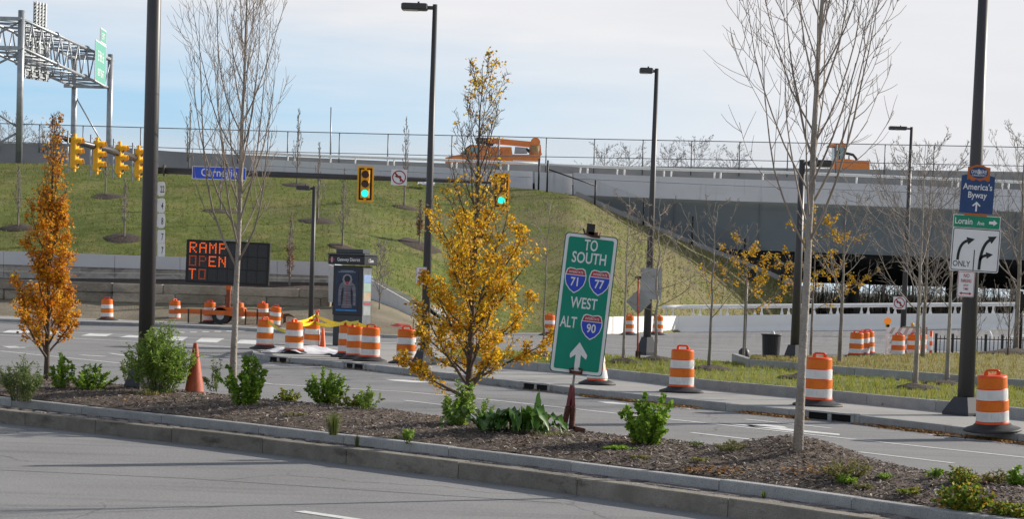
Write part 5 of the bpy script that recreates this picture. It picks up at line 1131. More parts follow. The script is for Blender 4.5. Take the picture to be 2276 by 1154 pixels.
# picket fence and low white wall beyond
fx = [2081 + 9.2 * i for i in range(26)]
a = G(2081, 793, .0); pf = E('picket_fence', a, 'low black picket fence running right along the far edge of the upper lawn', 'fence'); D_ = a.y
mb = MB()
for i, x in enumerate(fx):
    q = P(x, 745 + (x - 2081) * .02, D_) - a; q0 = P(x, 795 + (x - 2081) * .02, D_) - a
    if i % 4 == 0: MB().beam((q.x, 0, q0.z), (q.x, 0, q.z + .06), .09, .09).build('post', blk, pf)
    else: mb.beam((q.x, 0, q0.z), (q.x, 0, q.z - .02), .028, .028)
mb.build('pickets', blk, pf)
mb = MB()
for y in (753, 786): mb.beam(P(2081, y, D_) - a, P(2311, y + 4.6, D_) - a, .03, .04)
mb.build('rail', blk, pf)
a = G(2070, 793, 0); D_ = 88.; a = Vector((P(2070, 790, D_).x, D_, 0)); o = E('low_white_wall', a, 'low white concrete wall with curved white rails behind the picket fence', 'wall')
mb = MB(); band(mb, [(2055, 757), (2320, 758)], [(2055, 800), (2320, 806)], D_, .3, a); mb.build('wall', wm, o)
MB().tube([P(2160, 731, 95) - a, P(2276, 730, 95) - a, P(2330, 730, 95) - a], .06, 8).build('rail', white, o); MB().tube([P(2180, 732, 95) - a, P(2198, 735, 95) - a, P(2203, 746, 95) - a, P(2202, 760, 95) - a], .06, 8).build('rail', white, o)
MB().tube([P(2225, 763, 89) - a, P(2236, 751, 89) - a, P(2255, 747, 89) - a, P(2320, 749, 89) - a], .06, 8).build('rail', white, o)
# stake and marker tape on the bare verge, white rubbish on the slope, thin mast
p = hit(vergeB := BVHTree.FromPolygons(vergemb.v, vergemb.f), 918, 735) or G(918, 735, .2)
mb = MB(); mb.beam((0, 0, -.05), (0.02, 0, .5), .06, .04); tag(mb.build('wooden_stake', M('raw_wood', (.35, .28, .18), .8), loc=p), 'short wooden stake standing in the bare verge beside the lamp post', 'stake')
p = hit(vergeB, 893, 728) or G(893, 728, .3); mb = MB(); mb.add([(-.55, 0, .05), (-.2, .1, .16), (.3, .05, .13), (.42, -.1, .04), (.0, -.2, .03)], [(0, 4, 1), (1, 4, 2), (2, 4, 3)]); tag(mb.build('marker_mesh', M('safety_red', (.6, .09, .07), .5), loc=p), 'scrap of red safety mesh lying on the bare verge', 'safety mesh')
p = hit(hillB, 948, 417) or P(948, 417, 123); mb = MB(); vs = []
for j in range(7):
    for i in range(9): vs.append(((i - 4) * .13 + rng.uniform(-.05, .05), (j - 3) * .13 + rng.uniform(-.05, .05), .05 + .2 * noise.noise(Vector((i * .6, j * .7, 3))) + .12 + .04 * j))
mb.add(vs, [(j * 9 + i, j * 9 + i + 1, j * 9 + i + 10, j * 9 + i + 9) for j in range(6) for i in range(8)]); tag(mb.build('plastic_scrap', M('plastic_white', (.65, .65, .67), .5), loc=p), 'crumpled white plastic scrap near the top of the grassy slope', 'scrap')
a = P(735, 352, 133); mb = MB(); q = P(736, 238, 133) - a; mb.tube([(0, 0, -1), (q.x, 0, q.z)], [.06, .045], 8); tag(mb.build('mast_pole', steel, loc=a), 'thin grey mast rising behind the highway fence above the kiosk', 'mast')
# storm drain openings in the kerb
for x0, x1, l in ((600, 641, 'dark storm drain opening in the kerb at the tip of the pavement island'), (766, 811, 'dark storm drain opening in the kerb below the trio of drums'), (1164, 1222, 'dark storm drain opening in the kerb behind the yellow tree'), (1796, 1898, 'dark storm drain opening in the kerb right of the big bare trunk')):
    a = G(x0, interp(WALK, x0)[0], .15); b = G(x1, interp(WALK, x1)[0], .15); a.z = b.z = 0; d = (b - a); Ln = d.length
    o = E('storm_drain', a, l, 'storm drain', 'storm drain openings in the pavement kerb', math.atan2(d.y, d.x))
    mb = MB(); mb.box((Ln / 2, -.0, .075), (Ln, .03, .13)); mb.build('opening', M('drain_shade', (.004, .004, .004), .9), o)  # dark panel on the kerb face, painted as the shade inside the inlet
    mb = MB(); mb.box((Ln / 2, .03, .152), (Ln + .1, .17, .03)); 
    for t in (0, .5, 1): mb.box((Ln * t, .01, .068), (.09, .09, .134))
    mb.build('frame', granite, o)
# ------------------------------------------------------------------ vehicles on the highway
vor = M('truck_orange', (.85, .24, .025), .4, var=.12, scale=2); glass = M('vehicle_glass', (.22, .36, .36), .15, spec=.6); vblk = M('vehicle_black', (.015, .015, .016), .6); vgry = M('vehicle_grey', (.35, .36, .37), .5)
a = P(1095, 380, 140.5); a.z = 6.9 + 3.2 * (a.x + 90) / 180; o = E('crane_truck', a, 'orange crane truck with folded boom behind the highway fence', 'truck'); V = lambda px, py: (P(px, py, 140.5) - a)
def vp(name, pts, y0, y1, mat, par): mb = MB(); mb.prismY([(V(x, y).x, V(x, y).z) for x, y in pts], y0, y1); return mb.build(name, mat, par)
cab = vp('cab', [(991, 376), (991, 352), (1020, 346), (1032, 344), (1046, 325), (1074, 323), (1082, 327), (1082, 378)], -1.1, 1.1, vor, o)
vp('window', [(1040, 341), (1049, 330), (1065, 329), (1065, 342)], -1.12, -1.1, glass, cab); vp('windscreen', [(1024, 343), (1033, 342), (1047, 326), (1044, 325)], -.95, .95, glass, cab); vp('window_surround', [(1032, 346), (1037, 330), (1046, 324), (1050, 324), (1041, 332), (1038, 346)], -1.125, -1.1, vblk, cab)
vp('body', [(1084, 378), (1084, 328), (1137, 329), (1139, 345), (1200, 346), (1200, 378)], -1.15, 1.15, vor, o); vp('body_panel', [(1143, 342), (1145, 328), (1168, 330), (1172, 342)], -1.0, -.2, vgry, o)
mb = MB(); mb.beam(V(1085, 312), V(1190, 322), .45, .38); mb.beam(V(1060, 311), V(1090, 313), .3, .3); mb.beam(V(1180, 322), V(1198, 330), .4, .4); mb.beam(V(1196, 322), V(1198, 345), .4, .35); mb.build('boom', vor, o)
mb = MB(); mb.beam(V(1058, 312), V(1086, 314), .4, .42); mb.beam(V(1080, 322), V(1096, 320), .4, .25); mb.build('boom_tip', vblk, o); MB().tube([V(1190, 317) + Vector((0, -.3, 0)), V(1190, 317) + Vector((0, .3, 0))], .34, 14).build('boom_knuckle', vor, o)
mb = MB(); 
for x in (1098, 1112, 1126): vp('locker_door', [(x - 5.5, 374), (x - 5.5, 333), (x + 5.5, 333.4), (x + 5.5, 374)], -1.165, -1.15, M('locker_orange', (.74, .2, .022), .4, var=.15, scale=2), o)
vp('stripe', [(1140, 362), (1140, 358), (1199, 360), (1199, 364)], -1.158, -1.15, white, o)
mb = MB(); q = V(1189, 338); mb.lathe([(.4, -.55), (.4, .45)], 14, q); mb.build('crane_pedestal', M('pedestal_tan', (.35, .22, .07), .5), o); mb = MB(); mb.tube([V(1168, 331), V(1178, 337), V(1182, 342)], .12, 8); mb.build('hose', vblk, o)
for x in (1020, 1150, 1178):
    q = V(x, 380); q.z = .5; wh = MB().tube([(q.x, -1.17, .5), (q.x, -.75, .5)], .5, 18).build('wheel', vblk, o); MB().tube([(q.x, -1.11, .5), (q.x, -1.1, .5)], .25, 12).build('rim', vgry, wh)
MB().tube([V(1200, 345), V(1204, 341)], .06, 6).build('tail_lamp', vblk, o)
a = P(1888, 385, 146); a.z = 6.9 + 3.2 * (a.x + 90) / 180; o = E('wheel_loader', a, 'orange loader with a glazed cab behind the highway fence at right', 'loader'); V = lambda px, py: (P(px, py, 146) - a)
vp('engine_body', [(1849, 386), (1849, 357), (1878, 355), (1898, 358), (1927, 359), (1928, 386)], -1.0, 1.0, vor, o); cab = vp('cab', [(1852, 356), (1852, 327), (1874, 326), (1874, 356)], -.75, .75, glass, o)
vp('cab_roof', [(1840, 327), (1842, 322), (1877, 321), (1879, 326)], -.85, .85, vor, cab)
mb = MB()
for x in (1852, 1862, 1873): mb.beam(V(x, 327) + Vector((0, -.76, 0)), V(x, 356) + Vector((0, -.76, 0)), .06, .06)
mb.build('cab_pillar', vblk, cab); MB().lathe([(.12, 0), (.1, .25)], 10, V(1872, 321)).build('beacon', M('beacon_amber', (.3, .1, .02), .4), cab)
MB().tube([V(1878, 340), V(1896, 344), V(1903, 352), V(1904, 358)], .1, 8).build('exhaust', vblk, o); MB().tube([V(1887, 346), V(1887, 356)], .05, 6).build('stack', vblk, o)
for x in (1858, 1915): q = V(x, 380); q.z = .7; wh = MB().tube([(q.x, -1.1, .7), (q.x, -.6, .7)], .7, 20).build('wheel', vblk, o); MB().tube([(q.x, -1.12, .7), (q.x, -1.1, .7)], .3, 12).build('rim', vor, wh)
# ------------------------------------------------------------------ trees and plants
def barkm(name, a, b, sc=6.):
    return ground_mat(name, [(sc, .35, .65, (a, b), 1, (1, 1, .35)), (sc * 5, .55, .7, tuple(x * .4 for x in a), .6, (1, 1, 3))], bump=.5, bscale=25)
bark_pale = barkm('bark_pale', (.25, .22, .19), (.42, .38, .335)); bark_dark = barkm('bark_dark', (.075, .06, .048), (.14, .115, .095)); bark_mid = barkm('bark_mid', (.17, .145, .125), (.29, .26, .23))
twig_pale = M('twig_pale', (.27, .22, .18), .8, var=.3, scale=3); twig_dark = M('twig_dark', (.10, .075, .055), .8, var=.3, scale=3); twig_grey = M('twig_grey', (.25, .215, .19), .8, var=.25, scale=3)
def path(rng, p, d, L, n, up, wob, grav=0.):
    pts = [p.copy()]; d = d.normalized()
    for i in range(n):
        d = d + Vector((rng.gauss(0, wob), rng.gauss(0, wob), up + rng.gauss(0, wob * .6))) ; d.normalize(); p = p + d * (L / n); pts.append(p.copy())
    return pts
def tree(px, py, label, bvh=None, z=.36, H=7., r=.075, clear=2.2, spread=.9, nb=22, up=.16, ang=48, sub=7, twig=3, bark=None, tw=None, seed=1, name='bare_tree', cat='tree', group=None, leaves=None, loc=None, minr=.0042, wob=.05, lean=0., top=1., sides=(10, 5, 3), len_k=.55, zmin_leaf=0., bendy=.0, lo_first=0, rbr=.42, up_lo=1., tap=.85, hi_ang=0.):
    rg = random.Random(seed)
    p = loc if loc is not None else (hit(bvh, px, py) if bvh else None)
    if p is None: p = G(px, py, z)
    o = E(name, p, label, cat, group)
    tk = MB(); n = 14; pts = [Vector((0, 0, -.08))]; rad = [r * 1.2]
    for i in range(1, n + 1):
        t = i / n; pts.append(Vector((rg.gauss(0, .012 + bendy) * H * .12 * t ** .5 + lean * t * H, rg.gauss(0, .012 + bendy) * H * .12 * t ** .5, H * t))); rad.append(max(minr, r * (1 - t) ** tap * (1 if i > 1 else 1.05)))
    # rotate the lean back so it is in world X
    tk.tube(pts, rad, sides[0] + 2); trunk = tk.build('trunk', bark, o)
    def at(h):
        f = h / H * n; i = min(n - 1, max(0, int(f))); q = f - i
        a = pts[i] if i else Vector((0, 0, 0)); return a.lerp(pts[i + 1], q), rad[i] + (rad[i + 1] - rad[i]) * q
    br = MB(); tips = []
    ga = rg.uniform(0, 6.28)
    for k in range(nb):
        f = k / max(1, nb - 1); h = clear + (H * .93 * top - clear) * f ** 1.1; ga += 2.4 + rg.uniform(-.4, .4)
        q, rr = at(min(h, H * .97)); L = (spread * (1.0 if f < .5 else 1 - (f - .5) * .9) * 1.35 + (H - h) * len_k * (.65 + .5 * rg.random())) * rg.uniform(.7, 1.1); L = min(L, (H - h) * 1.1 + spread * .45)
        if k < lo_first: L *= .6
        a = R(ang * rg.uniform(.75, 1.25) * (1 - hi_ang * f)); d = Vector((math.cos(ga) * math.sin(a), math.sin(ga) * math.sin(a), math.cos(a)))
        bp = path(rg, q, d, L, 9, up * (up_lo + (1 - up_lo) * min(1, f * 2)), wob); r0 = max(minr * 1.4, rr * rbr * rg.uniform(.8, 1.15)); brr = [max(minr, r0 * (1 - i / 9.) ** .8) for i in range(10)]
        br.tube(bp, brr, sides[1], cap=False)
        lv = bp[:]
        for s_ in range(sub):
            u = .18 + .8 * (s_ + rg.random()) / sub; i = min(8, int(u * 9)); q2 = bp[i].lerp(bp[i + 1], u * 9 - i); d2 = (bp[i + 1] - bp[i]).normalized()
            side = d2.cross(Vector((rg.gauss(0, 1), rg.gauss(0, 1), rg.gauss(0, 1)))).normalized(); L2 = L * (1 - u * .75) * rg.uniform(.25, .5)
            sp_ = path(rg, q2, d2 * .75 + side * .7, L2, 5, up * 1.1, wob * 1.6); r2 = max(minr, brr[i] * .55)
            br.tube(sp_, [max(minr, r2 * (1 - j / 5.5)) for j in range(6)], sides[2], cap=False); tips.append((sp_, 1))
            for w__ in range(twig):
                u3 = .25 + .7 * rg.random(); j = min(4, int(u3 * 5)); q3 = sp_[j].lerp(sp_[j + 1], u3 * 5 - j); d3 = (sp_[j + 1] - sp_[j]).normalized(); side = d3.cross(Vector((rg.gauss(0, 1), rg.gauss(0, 1), rg.gauss(0, 1)))).normalized()
                t3 = path(rg, q3, d3 * .7 + side * .75, max(.08, L2 * rg.uniform(.2, .5)), 3, up * .8, wob * 1.6); br.tube(t3, [minr, minr * .9, minr * .8, minr * .6], 3, cap=False); tips.append((t3, 2))
        tips.append((bp[3:], 0))
    crown = br.build('branches' if leaves is None else 'limbs', tw, o)
    if leaves:
        lf = MB(); cnt, sz, mat, dens = leaves
        for _ in range(cnt):
            pt, lv = tips[rg.randrange(len(tips))]; i = rg.randrange(len(pt) - 1); q = pt[i].lerp(pt[i + 1], rg.random())
            if q.z < zmin_leaf: continue
            if dens and rg.random() > dens(q, H): continue
            for _k in range(rg.choice((1, 2, 4, 6))):
                qq = q + Vector((rg.gauss(0, .04), rg.gauss(0, .04), rg.gauss(0, .04))); leaf(lf, rg, qq, sz * rg.uniform(.6, 1.25), .34)
        lf.build('foliage', mat, o)
    return o
def leaf(mb, rg, q, l, wr, d=None, droop=-.25):
    if d is None: d = Vector((rg.gauss(0, 1), rg.gauss(0, 1), rg.gauss(droop, .7)))
    d = d.normalized(); s_ = d.cross(Vector((rg.gauss(0, 1), rg.gauss(0, 1), rg.gauss(0, 1))))
    if s_.length < 1e-4: return
    s_.normalize(); nn = d.cross(s_); a = q; b = q + d * l * .45 + s_ * l * wr + nn * l * .08; c = q + d * l; e = q + d * l * .45 - s_ * l * wr + nn * l * .08
    mb.add([a, b, c, e], [(0, 1, 2), (0, 2, 3)])
yl = ML('yellow_leaf', [(.36, .22, .02), (.72, .40, .012), (.86, .54, .02), (.78, .56, .035), (.44, .33, .04), (.74, .34, .015), (.3, .16, .02)], .45)
ol = ML('orange_leaf', [(.4, .13, .015), (.7, .28, .015), (.82, .42, .02), (.6, .19, .015), (.8, .52, .035), (.3, .1, .02), (.66, .36, .03)], .45)
gl_ = ML('gold_leaf', [(.52, .30, .012), (.62, .38, .02), (.48, .24, .012), (.58, .42, .05)], .45)
bl_f = ML('rust_leaf', [(.22, .08, .03), (.3, .13, .05), (.16, .06, .03)], .3)
BG = 'trees planted along the median'
tree(1773, 1003, 'big bare tree with pale trunk on the bark mound right of the route sign', bedB, H=7.4, r=.055, clear=2.35, spread=.75, nb=30, up=.22, ang=40, sub=8, twig=4, bark=bark_pale, tw=twig_pale, seed=21, group=BG, lean=.012, minr=.004, rbr=.4, tap=.7, hi_ang=.4)
tree(517, 862, 'bare upright tree with pale trunk in front of the message board', bedB, H=8.3, r=.06, clear=2.1, spread=.62, nb=36, up=.3, ang=42, sub=8, twig=4, hi_ang=.35, bark=bark_pale, tw=twig_pale, seed=5, group=BG, lean=.012, minr=.0038, rbr=.45)
def densY(q, H):
    h = q.z / H
    if h > .9: return .06
    if h > .68: return .012
    if h > .58: return .1
    return .5 if h > .4 else (.75 if h > .25 else 1.)
tree(1040, 905, 'yellow leaved tree with open twiggy top beside the green route sign', bedB, H=5.45, r=.06, clear=.12, spread=.84, nb=54, up=.13, ang=54, sub=8, twig=3, bark=bark_dark, tw=twig_dark, seed=33, name='leafy_tree', leaves=(11500, .06, yl, densY), group=BG, lean=.012, len_k=.13, rbr=.5, up_lo=.12, hi_ang=.42)
def densO(q, H):
    h = q.z / H
    if h > .85: return .05
    if h > .68: return .16
    return .55 if h > .45 else 1.
tree(103, 843, 'slender orange leaved tree at the left edge of the median', bedB, H=4.75, r=.05, clear=.3, spread=.56, nb=44, up=.15, ang=42, sub=7, twig=3, bark=bark_dark, tw=twig_dark, seed=14, name='leafy_tree', leaves=(7400, .06, ol, densO), group=BG, lean=.012, len_k=.12, rbr=.5, up_lo=.2, hi_ang=.4)
# island trees
IG = 'young trees on the lawns of the island'
T_ = dict(bark=bark_mid, tw=twig_grey, group=IG)
tree(1207, 790, 'thin pale bare sapling between the yellow tree and the green route sign', lawnB, H=4.3, r=.035, clear=1.9, spread=.5, nb=14, up=.06, ang=55, sub=5, twig=2, seed=41, minr=.007, bark=bark_mid, tw=twig_pale, group=IG, bendy=.05)
tree(1385, 806, 'thin bare sapling just right of the green route sign', lawnB, H=4.3, r=.04, clear=1.6, spread=.6, nb=15, up=.05, ang=62, sub=5, twig=3, seed=42, minr=.006, bark=bark_pale, tw=twig_pale, group=IG, bendy=.04)
tree(1456, 800, 'crooked pale bare sapling with spreading twigs beside the lamp post and sign backs', lawnB, H=4.4, r=.05, clear=1.3, spread=.75, nb=17, up=.06, ang=66, sub=6, twig=3, seed=43, minr=.006, bark=bark_pale, tw=twig_pale, group=IG, bendy=.06)
tree(1576, 822, 'bare sapling with long upswept branches left of the yellow leaved sapling', lawnB, H=4.1, r=.045, clear=1.25, spread=.8, nb=12, up=.08, ang=52, sub=5, twig=2, seed=44, minr=.006, bendy=.03, **T_)
def densG(q, H): return 1.
tree(1652, 805, 'golden leaved sapling by the slim pedestrian signal post', lawnB, H=3.5, r=.04, clear=1.35, spread=.5, nb=13, up=.05, ang=68, sub=6, twig=2, seed=45, minr=.006, name='leafy_tree', leaves=(420, .07, gl_, None), bark=bark_mid, tw=twig_grey, group=IG)
tree(1801, 812, 'golden leaved sapling half hidden behind the big bare trunk', lawnB, H=4.1, r=.045, clear=1.5, spread=.75, nb=14, up=.05, ang=72, sub=6, twig=2, seed=46, minr=.006, name='leafy_tree', leaves=(520, .075, gl_, None), bark=bark_mid, tw=twig_grey, group=IG)
tree(1865, 831, 'bare sapling with fanned twigs right of the big bare trunk', lawnB, H=4.3, r=.06, clear=1.75, spread=.95, nb=16, up=.07, ang=56, sub=6, twig=3, seed=47, minr=.006, **T_)
tree(2034, 864, 'taller bare tree with dense fan of twigs left of the sign stack', lawnB, H=5.2, r=.055, clear=1.5, spread=1.0, nb=24, up=.10, ang=58, sub=8, twig=4, seed=48, minr=.005, bark=bark_pale, tw=twig_grey, group=IG)
tree(2104, 855, 'pale trunked bare tree immediately left of the signed lamp post', lawnB, H=4.7, r=.055, clear=1.7, spread=.9, nb=18, up=.08, ang=56, sub=7, twig=3, seed=49, minr=.005, bark=bark_pale, tw=twig_grey, group=IG)
tree(2051, 795, 'dark thin bare tree behind the two pale trunks left of the sign stack', lawn2B, z=.6, H=5.2, r=.06, clear=1.5, spread=1.1, nb=18, up=.1, ang=52, sub=6, twig=3, seed=50, minr=.006, **T_)
tree(2257, 787, 'bare tree with tall fan of twigs at the right edge behind the sign stack', lawn2B, z=.6, H=7.0, r=.085, clear=1.9, spread=1.1, nb=24, up=.1, ang=52, sub=7, twig=4, seed=51, minr=.006, **T_)
tree(2163, 795, 'low bare shrub with upright stems by the picket fence', lawn2B, z=.6, H=2.4, r=.03, clear=.2, spread=.35, nb=14, up=.15, ang=30, sub=5, twig=2, seed=52, minr=.007, bark=bark_dark, tw=twig_grey, name='bare_shrub', cat='shrub')
tree(2240, 790, 'low bare shrub at the far right end of the picket fence', lawn2B, z=.6, H=2.2, r=.03, clear=.2, spread=.4, nb=12, up=.13, ang=34, sub=5, twig=2, seed=53, minr=.007, bark=bark_dark, tw=twig_grey, name='bare_shrub', cat='shrub')
# bark rings round the trunks
ringm = M('bark_ring', (.04, .028, .022), .95, c2=(.085, .063, .05), scale=10, bump=1., bscale=14)
def ring(p, rx, ry, h, n=20, bvh=None):
    mb = MB(); k = 5; vs = []
    for i in range(k + 1):
        for j in range(n):
            a = 2 * math.pi * j / n; f = i / k; x, y = p.x + rx * f * math.cos(a) * (1 + .45 * noise.noise(Vector((math.cos(a) * 1.5, math.sin(a) * 1.5, p.x)))), p.y + ry * f * math.sin(a)
            q = bvh.ray_cast(Vector((x, y, 40)), Vector((0, 0, -1)))[0] if bvh else None
            z = (q.z if q else p.z) + h * math.cos(f * math.pi / 2) * (1 + .5 * noise.noise(Vector((x * 5, y * 5, 1)))) - (.04 if i == k else -.012); vs.append((x, y, z))
    mb.add(vs, [(i * n + j, i * n + (j + 1) % n, (i + 1) * n + (j + 1) % n, (i + 1) * n + j) for i in range(k) for j in range(n)] + [tuple(range(n))], True)
    o = mb.build('bark_ring', ringm); o['kind'] = 'structure'
for x, y, rx in ((1385, 807, .5), (1456, 801, .5), (1576, 823, .6), (1652, 806, .65), (1780, 842, .6), (1865, 832, .6), (2034, 865, .5), (2104, 856, .6), (1207, 791, .5)):
    p = hit(lawnB, x, y); 
    if p: ring(p, rx, rx * 1.1, .1, bvh=lawnB)
p = hit(lawn2B, 2255, 788)
if p: ring(p, 1.3, 1.2, .16, bvh=lawn2B)
# young trees on the slope
HGp = 'young bare trees planted on the grassy slope'
for i, (x, y, h, nm, rw, lv) in enumerate(((40, 506, 3.2, 'at the far left behind the orange tree', 1.8, 0), (234, 437, 2.9, 'behind the second traffic light from the left', 1.9, 0), (276, 530, 3.0, 'between the orange tree and the thick lamp post', 1.9, 0),
        (420, 372, 4.2, 'on the crest right of the thick lamp post', 0, 0), (660, 412, 4.6, 'below the parapet right of the bare median tree', 1.9, 0), (706, 492, 4.2, 'above the top left corner of the kiosk', 2.1, 0), (761, 551, 4.0, 'directly above the kiosk roof', 1.6, 0),
        (898, 462, 5.2, 'beneath the no left turn sign', 1.5, 0), (932, 545, 2.4, 'with rusty leaves clinging low, left of the yellow tree', 2.4, 1), (490, 470, 2.6, 'showing through the bare median tree', 1.9, 0), (643, 640, 3.6, 'with a few rusty leaves right of the message board', 0, 1), (745, 658, 3.0, 'multi stemmed, on bare soil right of the kiosk', 2.0, 0))):
    p = hit(hillB, x, y)
    if i == 10: p = P(643, 640, 96.2)
    if i == 11: x = 843; p = hit(vergeB, 843, 688) or P(843, 688, 93)
    if p is None: p = P(x, y, 125)
    if i == 3: p = P(420, 375, 127.5)
    tree(x, y, 'slim young bare tree ' + nm, None, loc=p, H=h, r=.05 if i != 11 else .03, clear=.3 if i in (3, 8, 10, 11) else .7, spread=.22 if i != 11 else .7, nb=18, up=.24 if i != 11 else .08, ang=28, sub=5, twig=2, seed=100 + i, minr=.012, bark=bark_mid, tw=twig_grey, group=HGp, sides=(6, 4, 3), len_k=.3, name='young_tree' if i != 11 else 'bare_shrub', leaves=(260, .1, bl_f, (lambda q, H: 1. if q.z < H * .55 else .1)) if lv else None, cat='tree' if i != 11 else 'shrub')
    if rw and i != 11: ring(p, rw * .55, rw * .5, .1, bvh=hillB)
# far trees behind the highway and under the bridge
FG = 'distant bare trees beyond the highway'
far_tw = M('far_twig', (.22, .2, .19), .9, var=.15); 
for i, (x, yt, D_, wd, l) in enumerate(((20, 262, 210, 6, 'distant bare tree low behind the left gantry post'), (95, 290, 215, 6, 'distant bare tree right of the left gantry post'), (1345, 318, 230, 5, 'distant bare tree above the bridge left of the lamp post with grey sign backs'), (1400, 322, 235, 5, 'distant bare tree above the bridge, second from the left of its clump'),
        (1488, 318, 230, 4, 'distant bare tree just right of the lamp post with grey sign backs'), (1545, 303, 230, 6, 'distant bare tree above the bridge, tallest of its clump'), (1640, 325, 235, 5, 'distant bare tree above the bridge left of the big bare tree'), (2015, 340, 240, 4, 'distant bare tree above the bridge behind the far lamp post'), (1985, 352, 240, 4, 'low distant bare tree above the bridge left of the far lamp post'), (1850, 330, 240, 3, 'distant bare tree behind the orange loader'))):
    top = P(x, yt, D_); p = Vector((top.x, D_, 5.)); h = top.z - 5
    tree(x, 0, l, None, loc=p, H=h, r=.16, clear=h * .3, spread=wd * .5, nb=34, up=.06, ang=58, sub=8, twig=4, seed=200 + i, minr=.016, bark=far_tw, tw=far_tw, group=FG, sides=(5, 3, 3), len_k=.3, name='distant_tree')
for i in range(14):
    x = 1870 + i * 32; D_ = 225 + (i * 37) % 60; p = Vector((P(x, 600, D_).x, D_, 0.))
    tree(x, 0, 'distant bare tree seen under the bridge, number', None, loc=p, H=6.5 + (i % 4), r=.16 if i % 3 else .3, clear=1.2, spread=2.2, nb=16, up=.05, ang=60, sub=6, twig=3, seed=300 + i, minr=.03, bark=far_tw, tw=far_tw, group='distant bare trees seen under the bridge', sides=(5, 3, 3), len_k=.3, name='distant_tree')['label'] = 'dark bare tree in the far thicket seen beneath the bridge'
br_ = MB(); rg = random.Random(9)
for _ in range(9000):
    x = rg.uniform(20, 90); y = rg.uniform(195, 260); h = rg.uniform(.6, 2.2) + 2.2 * max(0, noise.noise(Vector((x * .15, y * .15, 0)))) * 1.6; a = Vector((x, y, 0)); br_.tube([a, a + Vector((rg.gauss(0, .3), rg.gauss(0, .3), h))], [.04, .018], 3, cap=False)
o = br_.build('undergrowth', M('brush', (.06, .055, .048), .9, c2=(.13, .115, .09), scale=.3)); o['kind'] = 'stuff'
# weeds and shrubs on the median
lfm = {'bush': ML('weed_leaf_grey', [(0.096, 0.140, 0.046), (0.160, 0.224, 0.078), (0.224, 0.280, 0.104), (0.128, 0.168, 0.052)], .35), 'fresh': ML('weed_leaf_fresh', [(0.120, 0.224, 0.019), (0.192, 0.336, 0.033), (0.272, 0.406, 0.052), (0.096, 0.168, 0.016)], .4),
       'feather': ML('weed_leaf_feather', [(0.128, 0.238, 0.026), (0.224, 0.350, 0.052), (0.320, 0.420, 0.091), (0.096, 0.168, 0.019)], .4), 'dull': ML('weed_leaf_dull', [(0.112, 0.140, 0.039), (0.192, 0.210, 0.065), (0.288, 0.252, 0.104), (0.320, 0.210, 0.065)], .35), 'mixed': ML('weed_leaf_mixed', [(.1, .19, .02), (.17, .26, .03), (.22, .28, .04), (.5, .36, .04), (.12, .2, .03), (.09, .16, .02), (.45, .22, .03)], .4)}
stemm = M('weed_stem', (.1, .12, .04), .7, var=.3)
def weed(px, py, wpx, hpx, kind, label, ns, nl, l, wr, seed, name='weed', cat='weed', up=.1, twigs=0, group=None):
    rg = random.Random(seed); p = hit(bedB, px, py)
    if p is None: p = G(px, py, .33)
    u = p.y / F; W_, Hh = wpx * u / 2, hpx * u
    o = E(name, p, label, cat, group); st, lf = MB(), MB()
    for k in range(ns):
        a = rg.uniform(0, 6.28); rr = math.sqrt(rg.random()); q = Vector((math.cos(a) * W_ * rr * .4, math.sin(a) * W_ * rr * .4, -.04)); e = (1 - .5 * rr * rr) * rg.choice((rg.uniform(.4, .8), rg.uniform(.6, 1.02), rg.uniform(.85, 1.12))); lk = rg.uniform(.5, 1.4); rr *= rg.uniform(.8, 1.15); tgt = Vector((math.cos(a) * W_ * rr, math.sin(a) * W_ * rr, Hh * e))
        mid = q.lerp(tgt, .5) + Vector((rg.gauss(0, .03), rg.gauss(0, .03), Hh * .12)) * 1; n = 7; pts = []
        for i in range(n + 1): t = i / n; pts.append(q * (1 - t) ** 2 + mid * 2 * t * (1 - t) + tgt * t * t + Vector((rg.gauss(0, .008), rg.gauss(0, .008), 0)))
        st.tube(pts, [.006 * (1 - .7 * i / n) for i in range(n + 1)], 4, cap=False); lines = [pts]
        for _ in range(twigs):
            i = rg.randrange(2, n); d = (pts[i] - pts[i - 1]).normalized() + Vector((rg.gauss(0, .7), rg.gauss(0, .7), rg.gauss(.1, .4))); tpts = path(rg, pts[i], d, Hh * rg.uniform(.12, .3), 3, up, .1); st.tube(tpts, [.003, .0025, .002, .0015], 3, cap=False); lines.append(tpts)
        for j in range(int(nl * lk * 1.35)):
            ln = lines[rg.randrange(len(lines))] if twigs else pts; m = len(ln) - 1; t = rg.random() ** .75 * m; i = min(m - 1, int(t)); q2 = ln[i].lerp(ln[i + 1], t - i)
            if q2.z < .03: q2.z = .03
            d = Vector((rg.gauss(0, 1), rg.gauss(0, 1), rg.gauss(.25, .6))); leaf(lf, rg, q2, l * .85 * rg.uniform(.5, 1.25), wr, d)
    st.build('stems', stemm, o); lf.build('leaves', lfm[kind], o); return o
weed(48, 886, 108, 92, 'bush', 'round grey green bush at the left edge of the median by the kerb', 60, 46, .055, .2, 1, 'bush', 'bush', twigs=3)
weed(135, 862, 62, 92, 'fresh', 'upright leafy weed right of the orange tree trunk', 16, 44, .07, .34, 2)
weed(200, 866, 125, 58, 'fresh', 'low spreading leafy weed between the orange tree and the thick lamp post', 34, 34, .065, .32, 3)
weed(290, 858, 62, 90, 'bush', 'narrow leaved weed at the left foot of the thick lamp post', 16, 40, .06, .24, 4)
weed(354, 874, 140, 150, 'feather', 'tall feathery green bush wrapping the foot of the thick lamp post', 80, 110, .07, .2, 5, 'bush', 'bush', twigs=6)
weed(478, 866, 56, 74, 'bush', 'small upright weed between the faded cone and the bare tree', 12, 34, .06, .26, 6)
